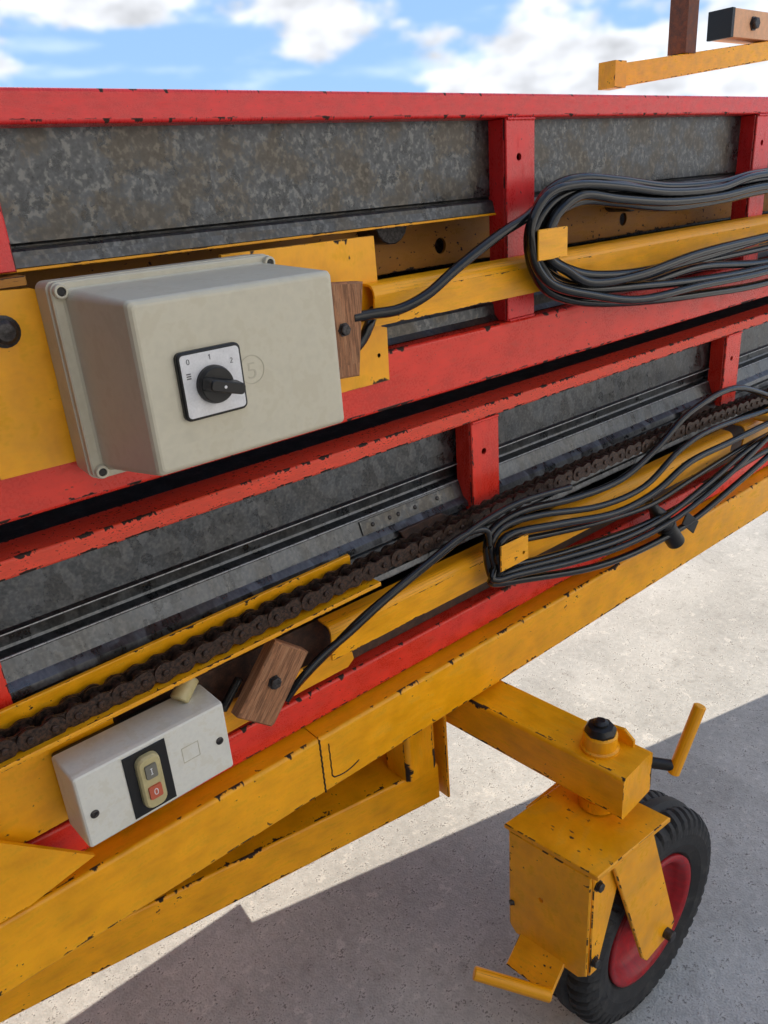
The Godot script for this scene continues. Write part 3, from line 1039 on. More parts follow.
func caster() -> void:
	var c := thing("support_wheel", "swivelling yellow fork with black tyre on a red rim", "wheel", Vector3(0.83, GROUND, 0.245))
	var pv := Vector3(0.832, 0, 0.243)
	# pivot pin through the arm
	var st := begin()
	lathe(st, [[0.030, 0.5746], [0.030, 0.579], [0.0265, 0.581], [0.0265, 0.602], [0.024, 0.605], [0.0, 0.605]], Transform3D(Basis.IDENTITY, pv), 28)
	part("bushing", st, M.yellow_worn, c)
	st = begin()
	lathe(st, [[0.0245, 0.6051], [0.0245, 0.609], [0.020, 0.616], [0.012, 0.618], [0.012, 0.622], [0.007, 0.626], [0.0, 0.626]], Transform3D(Basis.IDENTITY, pv), 8)
	part("pivot_nut", st, M.black, c)
	st = begin()
	lathe(st, [[0.030, 0.464], [0.030, 0.484], [0.026, 0.486], [0.026, 0.497]], Transform3D(Basis.IDENTITY, pv), 28)
	part("pivot_ring", st, M.yellow_worn, c)
	# head plate
	var r6 := Basis(Vector3(0.993, 0, 0.057), Vector3.UP, Vector3(-0.114, 0, 0.993)).orthonormalized()
	st = begin()
	var up := Transform3D(Basis(Vector3.RIGHT, Vector3(0, 0, -1), Vector3.UP), Vector3(0, 0.4515, 0))
	plate(st, [Vector2(0.693, -0.168), Vector2(0.712, -0.330), Vector2(0.886, -0.340), Vector2(0.868, -0.178)], 0.010, up, [], 0.0015)
	part("head_plate", st, M.yellow_worn, c)
	# folded housing: left wall and two tapering cheeks
	st = begin()
	var lw := Transform3D(Basis(Vector3(0.11, 0, 0.994).normalized(), Vector3.UP, Vector3(-0.994, 0, 0.11).normalized()), Vector3(0.7, 0, 0.175))
	plate(st, [Vector2(0.0, 0.246), Vector2(0.012, 0.232), Vector2(0.130, 0.228), Vector2(0.143, 0.240), Vector2(0.145, 0.4512), Vector2(0.0, 0.4512)], 0.006, lw, [[Vector2(0.06, 0.345), 0.005]], 0.002)
	for zz in [0.168, 0.312]:
		var xo: float = 0.702 + (zz - 0.168) * 0.11
		plate(st, [Vector2(xo, 0.4512), Vector2(xo - 0.001, 0.238), Vector2(xo + 0.018, 0.236), Vector2(xo + 0.085, 0.4512)], 0.008, at_z(zz), [], 0.002)
	part("housing", st, M.yellow, c)
	for b in [Vector3(0.728, 0.425, 0.320), Vector3(0.726, 0.265, 0.320)]:
		st = begin()
		bolt(st, b, Vector3(0, 0, 1), 0.008, 0.008)
		part("bolt", st, M.bolt, c)
	st = begin()
	bolt(st, Vector3(0.696, 0.30, 0.182), Vector3(-1, 0, -0.4).normalized(), 0.005, 0.006)
	part("bolt", st, M.bolt, c)
	# fork legs
	for zz in [0.160, 0.322]:
		st = begin()
		plate(st, [Vector2(0.752, 0.4512), Vector2(0.856, 0.4512), Vector2(0.955, 0.168), Vector2(0.945, 0.148), Vector2(0.870, 0.142), Vector2(0.857, 0.158)], 0.008, at_z(zz), [], 0.002)
		part("fork_leg", st, M.yellow, c)
	# wheel: axle runs along z
	var wt := Transform3D(Basis(Vector3.RIGHT, Vector3.BACK, Vector3.DOWN), Vector3(0.940, 0.150, 0.247))
	var wh := Node3D.new()
	wh.name = "wheel"
	c.add_child(wh, true)
	wh.position = Vector3(0.11, 0.21, 0.0)
	var prof := [[0.108, -0.040], [0.116, -0.048], [0.135, -0.056], [0.155, -0.058], [0.170, -0.056], [0.180, -0.051], [0.186, -0.043], [0.1895, -0.036], [0.191, -0.026], [0.1925, -0.016], [0.193, -0.007], [0.193, 0.007], [0.1925, 0.016], [0.191, 0.026], [0.1895, 0.036], [0.186, 0.043], [0.180, 0.051], [0.170, 0.056], [0.155, 0.058], [0.135, 0.056], [0.116, 0.048], [0.108, 0.040]]
	st = begin()
	for q in prof:
		q[0] += 0.017
	lathe(st, prof, wt, 306, false, true)
	part("tyre", st, M.rubber, wh)
	st = begin()
	lathe(st, [[0.125, 0.040], [0.127, 0.044], [0.127, 0.050], [0.120, 0.0515], [0.111, 0.046], [0.106, 0.030], [0.098, 0.018], [0.070, 0.012], [0.040, 0.016], [0.034, 0.030], [0.030, 0.052], [0.0, 0.052]], wt, 48, true)
	lathe(st, [[0.0, -0.052], [0.030, -0.052], [0.034, -0.030], [0.040, -0.016], [0.070, -0.012], [0.098, -0.018], [0.106, -0.030], [0.111, -0.046], [0.120, -0.0515], [0.127, -0.050], [0.127, -0.044], [0.125, -0.040]], wt, 48, true)
	part("rim", st, M.rim, wh)
	st = begin()
	rod(st, Vector3(0.925, 0.165, 0.150), Vector3(0.925, 0.165, 0.345), 0.010)
	part("axle", st, M.bolt, wh)
	# locking pedal low on the left
	st = begin()
	var pt := Transform3D(Basis(Vector3(0.11, 0, 0.994).normalized(), Vector3(0.78, 0.62, -0.09).normalized(), Vector3(0, 1, 0)).orthonormalized(), Vector3(0.66, 0.2, 0.2))
	plate(st, rect(0.0, 0.085, 0.0, 0.070), 0.008, pt, [], 0.0015)
	part("pedal_bracket", st, M.yellow_worn, c)
	st = begin()
	rod(st, Vector3(0.662, 0.214, 0.288), Vector3(0.585, 0.248, 0.197), 0.0105)
	part("pedal_pin", st, M.yellow_worn, c)

func crank() -> void:
	var c := thing("crank_handle", "small yellow crank handle with worn paint on the wheel arm end", "handle", Vector3(0.89, 0.56, 0.28))
	var st := begin()
	plate(st, [Vector2(0.0, 0.0), Vector2(0.055, 0.0), Vector2(0.055, 0.020), Vector2(0.038, 0.034), Vector2(0.012, 0.030)], 0.006, Transform3D(Basis(Vector3(0.07, 0, 1).normalized(), Vector3.UP, Vector3(-1, 0, 0.07).normalized()), Vector3(0.868, 0.566, 0.225)), [], 0.001)
	part("lug", st, M.yellow, c)
	st = begin()
	rod(st, Vector3(0.868, 0.546, 0.272), Vector3(0.913, 0.538, 0.326), 0.009)
	part("spindle", st, M.black, c)
	st = begin()
	rod(st, Vector3(0.908, 0.526, 0.326), Vector3(0.951, 0.638, 0.337), 0.0095)
	part("grip", st, M.yellow_worn, c)

# ---------------------------------------------------------------- electrics
func switch_box() -> void:
	var c := thing("switch_box", "large beige plastic control box with black rotary switch, on the upper conveyor", "control box", Vector3(0.385, 1.245, 0.012))
	var t := Transform3D.IDENTITY
	var st := begin()
	loft(st, [[0.0112, 0.2285, 0.4665, 1.153, 1.3425, 0.008], [0.045, 0.2275, 0.4675, 1.152, 1.3435, 0.008], [0.046, 0.2295, 0.4655, 1.154, 1.3415, 0.008]], t)
	part("base", st, M.plastic_grey, c)
	st = begin()
	loft(st, [[0.0468, 0.2295, 0.4655, 1.154, 1.3415, 0.008], [0.0475, 0.2285, 0.4665, 1.153, 1.3425, 0.008], [0.0540, 0.2285, 0.4665, 1.153, 1.3425, 0.008], [0.0550, 0.2300, 0.4650, 1.1545, 1.3410, 0.008], [0.0552, 0.2375, 0.4625, 1.159, 1.3365, 0.010], [0.0575, 0.2395, 0.4618, 1.1605, 1.3350, 0.010], [0.1620, 0.2505, 0.4615, 1.1755, 1.3295, 0.005], [0.1655, 0.2520, 0.4600, 1.1770, 1.3280, 0.0045], [0.1675, 0.2545, 0.4575, 1.1795, 1.3255, 0.004], [0.1680, 0.2565, 0.4555, 1.1815, 1.3235, 0.0035]], t, 7)
	var lid := part("lid", st, M.plastic_grey, c)
	for p in [Vector2(0.2365, 1.3345), Vector2(0.2365, 1.1610), Vector2(0.4590, 1.3345), Vector2(0.4590, 1.1610)]:
		st = begin()
		lathe(st, [[0.0068, 0.054], [0.0068, 0.0600], [0.0060, 0.0612], [0.0042, 0.0612], [0.0042, 0.0560], [0.0, 0.0560]], Transform3D(Basis(Vector3.RIGHT, Vector3.BACK, Vector3.DOWN), Vector3(p.x, p.y, 0)), 20)
		part("screw_boss", st, M.plastic_grey, lid)
		st = begin()
		lathe(st, [[0.0041, 0.0562], [0.0041, 0.0590], [0.0034, 0.0600], [0.0, 0.0600]], Transform3D(Basis(Vector3.RIGHT, Vector3.BACK, Vector3.DOWN), Vector3(p.x, p.y, 0)), 12)
		part("screw", st, M.black, lid)
	t = Transform3D(Basis.IDENTITY.scaled(Vector3(0.935, 0.93, 0.93)), Vector3(0.3145, 1.2505, 0.1682)) * Transform3D(Basis.IDENTITY, Vector3(-0.338, -1.239, -0.1202))
	# rotary switch
	st = begin()
	loft(st, [[0.1202, 0.3040, 0.3720, 1.2060, 1.2720, 0.006], [0.1245, 0.3040, 0.3720, 1.2060, 1.2720, 0.006], [0.1258, 0.3055, 0.3705, 1.2075, 1.2705, 0.005]], t)
	var sw := part("switch_frame", st, M.black, c)
	st = begin()
	loft(st, [[0.1259, 0.3068, 0.3692, 1.2088, 1.2692, 0.004], [0.1266, 0.3068, 0.3692, 1.2088, 1.2692, 0.004]], t)
	part("switch_face", st, M.face, sw)
	var kc := Vector3(0.3375, 1.2375, 0.1267)
	st = begin()
	lathe(st, [[0.0185, 0.0], [0.0185, 0.004], [0.0172, 0.0085], [0.0165, 0.0092], [0.0, 0.0092]], t * along(kc, kc + Vector3(0, 0, 1)), 32)
	var kd := Vector2(0.955, -0.30).normalized()
	var kt := Transform3D(Basis(Vector3(kd.x, kd.y, 0), Vector3(-kd.y, kd.x, 0), Vector3(0, 0, 1)), kc + Vector3(0, 0, 0.009))
	loft(st, [[0.0, -0.0165, 0.0225, -0.0068, 0.0068, 0.004], [0.013, -0.0150, 0.0220, -0.0055, 0.0055, 0.004], [0.0145, -0.0140, 0.0210, -0.0045, 0.0045, 0.0035]], t * kt)
	part("knob", st, M.black, sw)
	st = begin()
	lathe(st, [[0.0016, 0.0], [0.0012, 0.0004], [0.0, 0.0005]], t * along(kc + Vector3(0, 0, 0.0236), kc + Vector3(0, 0, 1)), 10)
	part("knob_dot", st, M.face, sw)
	letters("lettering", "0", 0.0050, M.print, t * Transform3D(Basis.IDENTITY, Vector3(0.3145, 1.2625, 0.1268)), sw)
	letters("lettering", "1", 0.0050, M.print, t * Transform3D(Basis.IDENTITY, Vector3(0.3375, 1.2635, 0.1268)), sw)
	letters("lettering", "2", 0.0050, M.print, t * Transform3D(Basis.IDENTITY, Vector3(0.3600, 1.2560, 0.1268)), sw)
	# small printed maker's mark: ring with bars
	st = begin()
	for i in 3:
		plate(st, rect(0.3110, 0.3155, 1.2465 + 0.0022 * i, 1.2476 + 0.0022 * i), 0.0003, t * at_z(0.1267), [], 0.0)
	part("printed_mark", st, M.print, sw)
	letters("lettering", "5", 0.015, M.pencil, Transform3D(Basis.IDENTITY, Vector3(0.3580, 1.2510, 0.1681)), c)
	st = begin()
	lathe(st, [[0.0128, 0.0], [0.0128, 0.0003], [0.0135, 0.0003], [0.0135, 0.0]], along(Vector3(0.358, 1.2525, 0.1681), Vector3(0.358, 1.2525, 1.0)), 28)
	part("pencil_ring", st, M.pencil, c)

func starter_box() -> void:
	var b := Basis.from_euler(Vector3(deg_to_rad(-1.5), deg_to_rad(2.3), deg_to_rad(-0.9)), EULER_ORDER_YXZ)
	var t := Transform3D(b, Vector3(0.2162, 0.8068, 0.0523))
	var c := thing("starter_box", "white motor starter box with black window on the lower conveyor", "control box", Vector3(0.213, 0.817, 0.03))
	var hx := 0.0924
	var hy := 0.0477
	var st := begin()
	loft(st, [[-0.038, -hx + 0.003, hx - 0.003, -hy + 0.003, hy - 0.003, 0.003], [-0.0278, -hx + 0.003, hx - 0.003, -hy + 0.003, hy - 0.003, 0.003]], t)
	part("base", st, M.black, c)
	st = begin()
	loft(st, [[-0.0275, -hx, hx, -hy, hy, 0.003], [0.022, -hx + 0.001, hx - 0.001, -hy + 0.001, hy - 0.001, 0.003], [0.0262, -hx + 0.002, hx - 0.002, -hy + 0.002, hy - 0.002, 0.003], [0.0275, -hx + 0.004, hx - 0.004, -hy + 0.004, hy - 0.004, 0.002]], t)
	var cover := part("cover", st, M.plastic_white, c)
	var wx := -0.0125
	st = begin()
	plate(st, rect(wx - 0.0255, wx + 0.0255, -0.041, 0.041), 0.0016, t * at_z(0.0275), [], 0.0006)
	var wf := part("window_plate", st, M.black, cover)
	st = begin()
	loft(st, [[0.0292, wx - 0.0140, wx + 0.0140, -0.034, 0.035, 0.010], [0.0345, wx - 0.0135, wx + 0.0135, -0.0335, 0.0345, 0.010], [0.0372, wx - 0.0115, wx + 0.0115, -0.0315, 0.0325, 0.008]], t)
	part("button_cover", st, M.cream, wf)
	st = begin()
	loft(st, [[0.0373, wx - 0.0070, wx + 0.0070, 0.007, 0.025, 0.002], [0.0395, wx - 0.0066, wx + 0.0066, 0.0074, 0.0246, 0.002]], t)
	part("start_button", st, M.button_grey, wf)
	st = begin()
	loft(st, [[0.0373, wx - 0.0078, wx + 0.0078, -0.020, -0.003, 0.002], [0.0395, wx - 0.0074, wx + 0.0074, -0.0196, -0.0034, 0.002]], t)
	part("stop_button", st, M.button_red, wf)
	letters("lettering", "I", 0.008, M.face, t * at_z(0.0396) * Transform3D(Basis.IDENTITY, Vector3(wx, 0.016, 0)), wf)
	letters("lettering", "0", 0.008, M.face, t * at_z(0.0396) * Transform3D(Basis.IDENTITY, Vector3(wx, -0.0115, 0)), wf)
	for p in [Vector2(-0.078, -0.006), Vector2(0.078, -0.001)]:
		st = begin()
		var o := t * Vector3(p.x, p.y, 0.0276)
		lathe(st, [[0.0048, 0.0], [0.0048, 0.0012], [0.0030, 0.0022], [0.0, 0.0022]], along(o, o + t.basis.z), 14)
		part("screw", st, M.bolt, cover)
		st = begin()
		plate(st, rect(-0.0032, 0.0032, -0.0006, 0.0006), 0.0004, t * Transform3D(Basis(Vector3(0, 0, 1), 0.6), Vector3(p.x, p.y, 0.0299)), [], 0.0)
		part("screw_slot", st, M.black, cover)
	# moulded outline square
	st = begin()
	for e in [[0.030, 0.0515, 0.0145, 0.0150], [0.030, 0.0515, -0.0050, -0.0045], [0.030, 0.0305, -0.0050, 0.0150], [0.0510, 0.0515, -0.0050, 0.0150]]:
		plate(st, rect(e[0], e[1], e[2], e[3]), 0.0005, t * at_z(0.0275), [], 0.0)
	part("moulded_square", st, M.pencil, cover)
	# cable gland out of the top right
	st = begin()
	rod(st, t * Vector3(0.055, 0.050, -0.012), t * Vector3(0.078, 0.068, -0.020), 0.012)
	part("cable_gland", st, M.cream, c)

func wooden_blocks() -> void:
	var c := thing("wooden_block", "upright weathered wooden cable clamp beside the large beige box", "block", Vector3(0.565, 1.19, 0.03))
	var st := begin()
	var pts := [Vector2(0.533, 1.190), Vector2(0.575, 1.187), Vector2(0.592, 1.298), Vector2(0.533, 1.303)]
	plate(st, pts, 0.020, at_z(0.030), [], 0.002)
	part("block", st, M.wood, c)
	st = begin()
	bolt(st, Vector3(0.556, 1.247, 0.0502), Vector3(0, 0, 1), 0.007, 0.006)
	part("bolt", st, M.bolt, c)
	c = thing("wooden_block", "slanted brown wooden cable clamp beside the white starter box", "block", Vector3(0.393, 0.80, 0.03))
	st = begin()
	var ax := Vector3(0.632, 0.775, 0).normalized()
	var bx := Vector3(ax.y, -ax.x, 0)
	var t := Transform3D(Basis(bx, ax, Vector3(0, 0, 1)), Vector3(0.393, 0.822, 0.030))
	plate(st, [Vector2(-0.031, -0.053), Vector2(0.028, -0.055), Vector2(0.031, -0.05), Vector2(0.031, 0.053), Vector2(-0.029, 0.054)], 0.020, t, [], 0.002)
	part("block", st, M.wood, c)
	st = begin()
	bolt(st, Vector3(0.393, 0.826, 0.0502), Vector3(0, 0, 1), 0.008, 0.007)
	part("bolt", st, M.bolt, c)
	st = begin()
	rod(st, Vector3(0.33, 0.80, 0.02), Vector3(0.36, 0.835, 0.022), 0.006)
	part("cable_stub", st, M.cable, c)

func cables() -> void:
	var coil1 := [[Vector3(2.05, 1.36195, 0.048), Vector3(1.5925, 1.3724, 0.048), Vector3(1.4158, 1.3625, 0.048), Vector3(1.2536, 1.3651, 0.048), Vector3(1.1111, 1.3817, 0.048), Vector3(1.006, 1.3899, 0.048), Vector3(0.9378, 1.3764, 0.048), Vector3(0.9045, 1.3406, 0.048), Vector3(0.8964, 1.3095, 0.048), Vector3(0.9088, 1.2725, 0.048), Vector3(0.9444, 1.2381, 0.048), Vector3(1.031, 1.2116, 0.048), Vector3(1.1836, 1.191, 0.048), Vector3(1.3787, 1.1758, 0.048), Vector3(1.6452, 1.1633, 0.048), Vector3(2.05, 1.17376, 0.048), Vector3(2.11, 1.26785, 0.048)], [Vector3(2.02, 1.36203, 0.076), Vector3(1.5339, 1.3709, 0.076), Vector3(1.3646, 1.3559, 0.076), Vector3(1.208, 1.3585, 0.076), Vector3(1.0704, 1.3745, 0.076), Vector3(0.973, 1.3823, 0.076), Vector3(0.9051, 1.3752, 0.076), Vector3(0.8701, 1.343, 0.076), Vector3(0.8681, 1.3127, 0.076), Vector3(0.8813, 1.2795, 0.076), Vector3(0.919, 1.2516, 0.076), Vector3(0.9988, 1.2289, 0.076), Vector3(1.1393, 1.2011, 0.076), Vector3(1.325, 1.1988, 0.076), Vector3(1.5786, 1.1934, 0.076), Vector3(2.02, 1.20228, 0.076), Vector3(2.08, 1.28215, 0.076)], [Vector3(1.99, 1.35445, 0.0666667), Vector3(1.5556, 1.3626, 0.0667), Vector3(1.3819, 1.357, 0.0667), Vector3(1.2238, 1.3562, 0.0667), Vector3(1.0841, 1.3757, 0.0667), Vector3(0.9891, 1.3756, 0.0667), Vector3(0.9282, 1.3647, 0.0667), Vector3(0.8919, 1.3389, 0.0667), Vector3(0.8823, 1.3114, 0.0667), Vector3(0.9018, 1.281, 0.0667), Vector3(0.9338, 1.2519, 0.0667), Vector3(1.0156, 1.2331, 0.0667), Vector3(1.1519, 1.2202, 0.0667), Vector3(1.3404, 1.2064, 0.0667), Vector3(1.5967, 1.1995, 0.0667), Vector3(1.99, 1.20765, 0.0666667), Vector3(2.05, 1.28105, 0.0666667)], [Vector3(1.96, 1.34854, 0.0573333), Vector3(1.577, 1.356, 0.0573), Vector3(1.4008, 1.3496, 0.0573), Vector3(1.2396, 1.3534, 0.0573), Vector3(1.0984, 1.3682, 0.0573), Vector3(1.0041, 1.3711, 0.0573), Vector3(0.9375, 1.3665, 0.0573), Vector3(0.904, 1.3379, 0.0573), Vector3(0.9056, 1.3098, 0.0573), Vector3(0.9124, 1.2792, 0.0573), Vector3(0.9514, 1.2544, 0.0573), Vector3(1.0295, 1.2326, 0.0573), Vector3(1.1665, 1.2188, 0.0573), Vector3(1.3537, 1.2271, 0.0573), Vector3(1.6145, 1.2069, 0.0573), Vector3(1.96, 1.21436, 0.0573333), Vector3(2.02, 1.28145, 0.0573333)], [Vector3(1.93, 1.34597, 0.048), Vector3(1.5977, 1.3519, 0.048), Vector3(1.4189, 1.3462, 0.048), Vector3(1.2564, 1.3432, 0.048), Vector3(1.1126, 1.3628, 0.048), Vector3(1.0172, 1.3698, 0.048), Vector3(0.9615, 1.3552, 0.048), Vector3(0.9269, 1.3335, 0.048), Vector3(0.9238, 1.3084, 0.048), Vector3(0.939, 1.2829, 0.048), Vector3(0.9647, 1.2536, 0.048), Vector3(1.0435, 1.2323, 0.048), Vector3(1.1804, 1.2239, 0.048), Vector3(1.3695, 1.2322, 0.048), Vector3(1.6276, 1.2333, 0.048), Vector3(1.93, 1.23923, 0.048), Vector3(1.99, 1.2926, 0.048)], [Vector3(1.9, 1.34557, 0.076), Vector3(1.5391, 1.3501, 0.076), Vector3(1.3671, 1.3426, 0.076), Vector3(1.2098, 1.3444, 0.076), Vector3(1.0717, 1.3573, 0.076), Vector3(0.9806, 1.3686, 0.076), Vector3(0.9305, 1.3525, 0.076), Vector3(0.9078, 1.3312, 0.076), Vector3(0.9024, 1.3113, 0.076), Vector3(0.9089, 1.2889, 0.076), Vector3(0.944, 1.2708, 0.076), Vector3(1.0082, 1.2443, 0.076), Vector3(1.1355, 1.2403, 0.076), Vector3(1.3159, 1.2545, 0.076), Vector3(1.5619, 1.2595, 0.076), Vector3(1.9, 1.26403, 0.076), Vector3(1.96, 1.3048, 0.076)], [Vector3(1.87, 1.33828, 0.0666667), Vector3(1.5607, 1.3426, 0.0667), Vector3(1.3859, 1.3357, 0.0667), Vector3(1.2264, 1.3356, 0.0667), Vector3(1.086, 1.3512, 0.0667), Vector3(0.9976, 1.3605, 0.0667), Vector3(0.9429, 1.3515, 0.0667), Vector3(0.921, 1.3298, 0.0667), Vector3(0.9104, 1.3103, 0.0667), Vector3(0.9232, 1.2883, 0.0667), Vector3(0.9573, 1.2699, 0.0667), Vector3(1.0272, 1.2523, 0.0667), Vector3(1.1497, 1.2427, 0.0667), Vector3(1.3342, 1.2448, 0.0667), Vector3(1.5824, 1.2563, 0.0667), Vector3(1.87, 1.26062, 0.0666667), Vector3(1.93, 1.29945, 0.0666667)]]
	var lead1 := [[Vector3(0.5736, 1.2576, 0.045), Vector3(0.6041, 1.2577, 0.046), Vector3(0.6447, 1.2581, 0.052), Vector3(0.6881, 1.2707, 0.058), Vector3(0.7358, 1.2945, 0.06), Vector3(0.7873, 1.3163, 0.06), Vector3(0.8329, 1.3335, 0.06), Vector3(0.8719, 1.3456, 0.06), Vector3(0.9165, 1.3629, 0.06), Vector3(0.9836, 1.3731, 0.06), Vector3(1.1462, 1.3531, 0.062), Vector3(1.3296, 1.346, 0.06)]]
	var tail1 := [[Vector3(0.5803, 1.2137, 0.03), Vector3(0.5976, 1.2256, 0.03), Vector3(0.6107, 1.2421, 0.03), Vector3(0.6287, 1.2572, 0.02)]]
	var coil2 := [[Vector3(1.7175, 0.9056, 0.06), Vector3(1.5269, 0.9691, 0.06), Vector3(1.356, 0.9586, 0.06), Vector3(1.2409, 0.9127, 0.06), Vector3(1.1318, 0.8855, 0.06), Vector3(1.0012, 0.8919, 0.06), Vector3(0.8723, 0.912, 0.06), Vector3(0.8043, 0.9075, 0.06), Vector3(0.7832, 0.8827, 0.06), Vector3(0.7886, 0.8339, 0.06), Vector3(0.7978, 0.8235, 0.066), Vector3(0.8525, 0.8164, 0.066), Vector3(0.983, 0.791, 0.066), Vector3(1.132, 0.7683, 0.066), Vector3(1.2831, 0.7641, 0.066), Vector3(1.449, 0.7879, 0.066), Vector3(1.5903, 0.815, 0.066), Vector3(1.7255, 0.8259, 0.066)], [Vector3(1.7099, 0.8854, 0.066), Vector3(1.448, 0.9047, 0.066), Vector3(1.3195, 0.8928, 0.066), Vector3(1.2048, 0.8533, 0.066), Vector3(1.0652, 0.8581, 0.066), Vector3(0.902, 0.8951, 0.066), Vector3(0.8181, 0.9045, 0.066), Vector3(0.7857, 0.8836, 0.066), Vector3(0.7915, 0.8453, 0.066), Vector3(0.7822, 0.8273, 0.074), Vector3(0.8432, 0.8138, 0.074), Vector3(1.0008, 0.7793, 0.074), Vector3(1.1529, 0.7571, 0.074), Vector3(1.3178, 0.7548, 0.074), Vector3(1.4762, 0.7794, 0.074), Vector3(1.6189, 0.8135, 0.074), Vector3(1.7276, 0.8433, 0.074)], [Vector3(1.7035, 0.8604, 0.072), Vector3(1.5051, 0.8613, 0.072), Vector3(1.3499, 0.861, 0.072), Vector3(1.2304, 0.8348, 0.072), Vector3(1.1028, 0.8339, 0.072), Vector3(0.9462, 0.8659, 0.072), Vector3(0.8272, 0.8894, 0.072), Vector3(0.7947, 0.8721, 0.072), Vector3(0.7985, 0.8377, 0.072), Vector3(0.7926, 0.8128, 0.06), Vector3(0.8718, 0.7883, 0.06), Vector3(1.0506, 0.7396, 0.06), Vector3(1.211, 0.7167, 0.06), Vector3(1.3929, 0.7144, 0.06), Vector3(1.5738, 0.7419, 0.06), Vector3(1.7517, 0.7747, 0.06)], [Vector3(0.8279, 0.8279, 0.056), Vector3(0.928, 0.8046, 0.056), Vector3(1.0839, 0.7804, 0.056), Vector3(1.2468, 0.7628, 0.056), Vector3(1.4314, 0.764, 0.056), Vector3(1.5959, 0.779, 0.056), Vector3(1.7585, 0.7819, 0.056)], [Vector3(0.8425, 0.8633, 0.05), Vector3(0.935, 0.8431, 0.05), Vector3(1.0903, 0.8142, 0.05), Vector3(1.2528, 0.7951, 0.05), Vector3(1.3968, 0.8041, 0.05), Vector3(1.5781, 0.815, 0.05), Vector3(1.7868, 0.8171, 0.05)]]
	var lead2 := [[Vector3(0.4088, 0.7868, 0.045), Vector3(0.4311, 0.8095, 0.05), Vector3(0.4682, 0.8299, 0.052), Vector3(0.5134, 0.8493, 0.058), Vector3(0.5732, 0.876, 0.064), Vector3(0.6386, 0.8962, 0.066), Vector3(0.7095, 0.9145, 0.066), Vector3(0.7629, 0.9267, 0.066), Vector3(0.8511, 0.9346, 0.068), Vector3(0.9762, 0.9215, 0.068)], [Vector3(0.4199, 0.7969, 0.045), Vector3(0.4517, 0.8181, 0.05), Vector3(0.4908, 0.8365, 0.052), Vector3(0.5356, 0.8614, 0.058), Vector3(0.5922, 0.8839, 0.064), Vector3(0.6587, 0.9044, 0.066), Vector3(0.7244, 0.9206, 0.066), Vector3(0.7733, 0.9132, 0.066), Vector3(0.7814, 0.8859, 0.068)]]
	var c := thing("cable_coil", "looped black power cable hung in even coils on the upper yellow hook", "cable", Vector3(1.2, 1.2, 0.06), "coiled black cables")
	for i in coil1.size():
		var st := begin()
		tube(st, smooth_line(coil1[i], 6), [0.0078, 0.0068, 0.0074][i % 3])
		part("cable_loop", st, M.cable, c)
	for l in lead1 + tail1:
		var st := begin()
		tube(st, smooth_line(l, 6), 0.0068)
		part("cable_end", st, M.cable, c)
	c = thing("cable_coil", "loosely bundled black power cable on the lower yellow hook by the chain", "cable", Vector3(1.2, 0.75, 0.06), "coiled black cables")
	for i in coil2.size():
		var st := begin()
		tube(st, smooth_line(coil2[i], 6), [0.0064, 0.0058, 0.0068][i % 3])
		part("cable_loop", st, M.cable, c)
	for l in lead2:
		var st := begin()
		tube(st, smooth_line(l, 6), 0.0055)
		part("cable_end", st, M.cable, c)
	c = thing("plug", "black plug hanging from the lower cable bundle", "plug", Vector3(1.35, 0.68, 0.06))
	var st := begin()
	var t := along(Vector3(1.262, 0.800, 0.040), Vector3(1.352, 0.674, 0.062))
	lathe(st, [[0.0, 0.0], [0.010, 0.0], [0.011, 0.03], [0.017, 0.050], [0.019, 0.080], [0.021, 0.082], [0.021, 0.090], [0.0185, 0.093], [0.0185, 0.140], [0.0155, 0.1405], [0.015, 0.125], [0.0, 0.125]], t, 24)
	part("body", st, M.black, c)
	st = begin()
	plate(st, rect(-0.012, 0.016, -0.03, 0.03), 0.004, Transform3D(Basis(Vector3(0, 0, 1), 0.9), Vector3(1.385, 0.715, 0.062)), [], 0.001)
	part("cap", st, M.black, c)

func background_frame() -> void:
	var c := thing("loading_frame", "yellow tube frame with brown post rising behind the conveyors", "frame", Vector3(3.9, GROUND, -1.0))
	var st := begin()
	beam(st, Vector3(2.60, 1.694, -1.0), Vector3(4.6, 1.905, -1.0), 0.072, 0.06, 0.004)
	part("rail", st, M.yellow, c)
	st = begin()
	bar(st, 2.555, 2.62, 1.655, 1.738, -1.034, -0.966, 0.002)
	part("end_block", st, M.yellow_worn, c)
	st = begin()
	beam(st, Vector3(3.02, 1.774, -1.0), Vector3(3.02, 2.9, -1.0), 0.075, 0.075, 0.004)
	part("brown_post", st, M.rusty, c, "brown upright post")
	st = begin()
	prism(st, poly_profile([Vector2(1.839, -1.06), Vector2(1.935, -1.06), Vector2(1.935, -0.964), Vector2(1.839, -0.964)]), 3.32, 4.6)
	part("short_tube", st, M.salmon, c, "bare tube with black end cap")
	st = begin()
	bar(st, 3.300, 3.3195, 1.837, 1.937, -1.062, -0.962, 0.002)
	part("end_cap", st, M.black, c)
	st = begin()
	bolt(st, Vector3(3.47, 1.89, -0.963), Vector3(0, 0, 1), 0.022, 0.02)
	part("bolt", st, M.bolt, c)
	st = begin()
	beam(st, Vector3(4.4, GROUND, -1.0), Vector3(4.4, 1.84, -1.0), 0.08, 0.08, 0.004)
	part("leg", st, M.yellow, c)

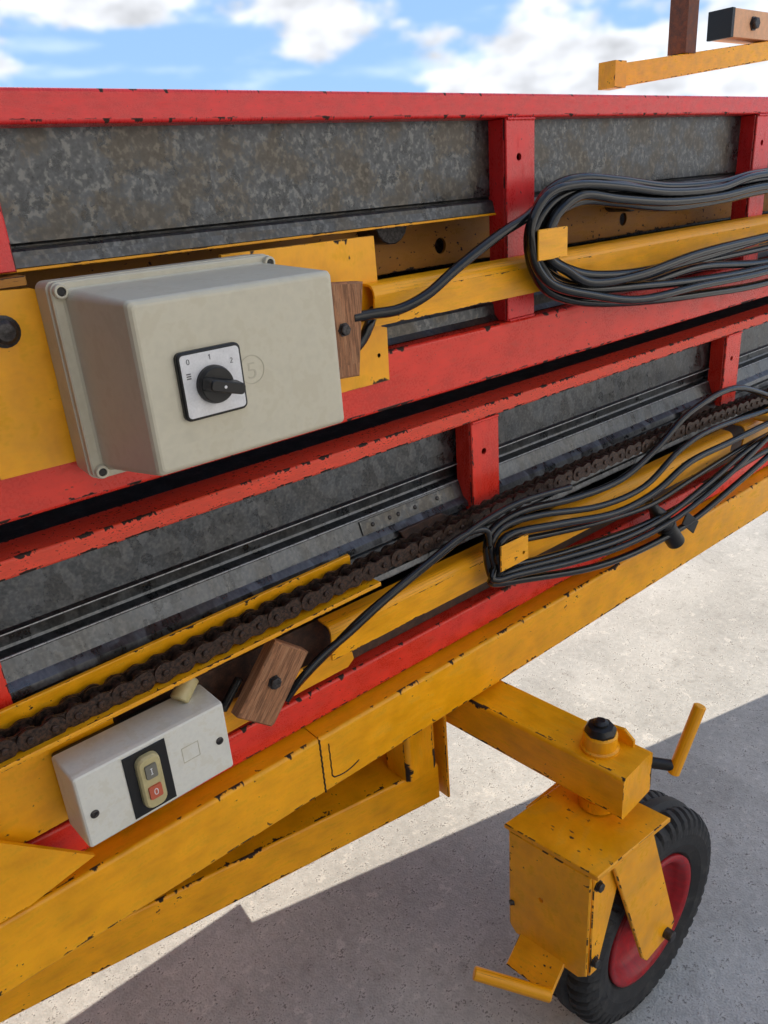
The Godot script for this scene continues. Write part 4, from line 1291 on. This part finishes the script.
# added unseen dark block beyond the left end: it keeps the sky off the faces that look left
func shade_block() -> void:
	var c := thing("shade_block", "added unseen dark grey block that keeps the sky off left faces", "building", Vector3(-3.7, GROUND, 0.5))
	var st := begin()
	bar(st, -5.6, -1.75, 0.34, 4.2, -3.0, 5.0, 0.01)
	part("wall", st, M.shade_grey, c)
	st = begin()
	bar(st, -5.62, -1.72, GROUND, 0.339, -3.03, 5.03, 0.01)
	part("plinth", st, M.steel_dark, c)
	st = begin()
	bar(st, -5.9, -1.45, 4.201, 4.32, -3.3, 5.3, 0.01)
	part("roof", st, M.steel_dark, c)

# added unseen pale block behind the viewer: it bounces sunlight onto the fronts
func bounce_building() -> void:
	var c := thing("bounce_building", "added unseen white block that bounces sunlight onto the conveyor fronts", "building", Vector3(3.0, GROUND, 8.0))
	var st := begin()
	bar(st, -5.0, 13.0, 0.4, 5.2, 5.6, 11.0, 0.01)
	part("wall", st, M.bounce_white, c)
	st = begin()
	bar(st, -5.03, 13.03, GROUND, 0.399, 5.57, 11.03, 0.01)
	part("plinth", st, M.steel_dark, c)
	st = begin()
	bar(st, -5.3, 13.3, 5.201, 5.4, 5.3, 11.3, 0.01)
	part("roof", st, M.steel_dark, c)

func ground() -> void:
	var st := begin()
	var s := 60.0
	var n := Vector3.UP
	quad(st, [Vector3(-s, GROUND, -s), Vector3(s, GROUND, -s), Vector3(s, GROUND, s), Vector3(-s, GROUND, s)], [n, n, n, n], [Vector2(0, 0), Vector2(1, 0), Vector2(1, 1), Vector2(0, 1)])
	var g := part("ground", st, concrete(), self)
	g.set_meta("kind", "structure")
	g.set_meta("label", "pale concrete yard with small stains")

func _ready() -> void:
	rng.seed = 20
	# camera
	var cam := Camera3D.new()
	cam.name = "camera"
	add_child(cam)
	cam.transform = Transform3D(Basis(Vector3(0.76173842, -0.07353234, 0.64369836), Vector3(0.30276127, 0.91878304, -0.25332459), Vector3(-0.57279158, 0.387854, 0.72213508)).orthonormalized(), Vector3(0, 1.4, 0.8))
	cam.fov = 67.24
	cam.near = 0.02
	cam.far = 300.0
	cam.current = true
	# sky, exposure
	var env := Environment.new()
	env.background_mode = Environment.BG_SKY
	env.sky = make_sky()
	env.ambient_light_source = Environment.AMBIENT_SOURCE_SKY
	env.tonemap_mode = Environment.TONE_MAPPER_LINEAR
	env.tonemap_exposure = 2.0
	env.sdfgi_enabled = true
	env.ssao_enabled = true
	env.ssil_enabled = true
	var we := WorldEnvironment.new()
	we.name = "environment"
	we.environment = env
	add_child(we)
	# sun: behind the machine, so that its shadow falls towards the viewer
	var sun := DirectionalLight3D.new()
	sun.name = "sun"
	add_child(sun)
	sun.look_at_from_position(Vector3.ZERO, Vector3(-0.1, -1.0, 1.2), Vector3.UP)
	sun.light_color = Color(1.0, 0.95, 0.87)
	sun.light_energy = 0.97
	sun.light_angular_distance = 0.5
	sun.shadow_enabled = true
	make_materials()
	ground()
	chassis()
	lower_conveyor()
	upper_conveyor()
	background_frame()
	shade_block()
	bounce_building()
	caster()
	crank()
	switch_box()
	starter_box()
	wooden_blocks()
	cables()
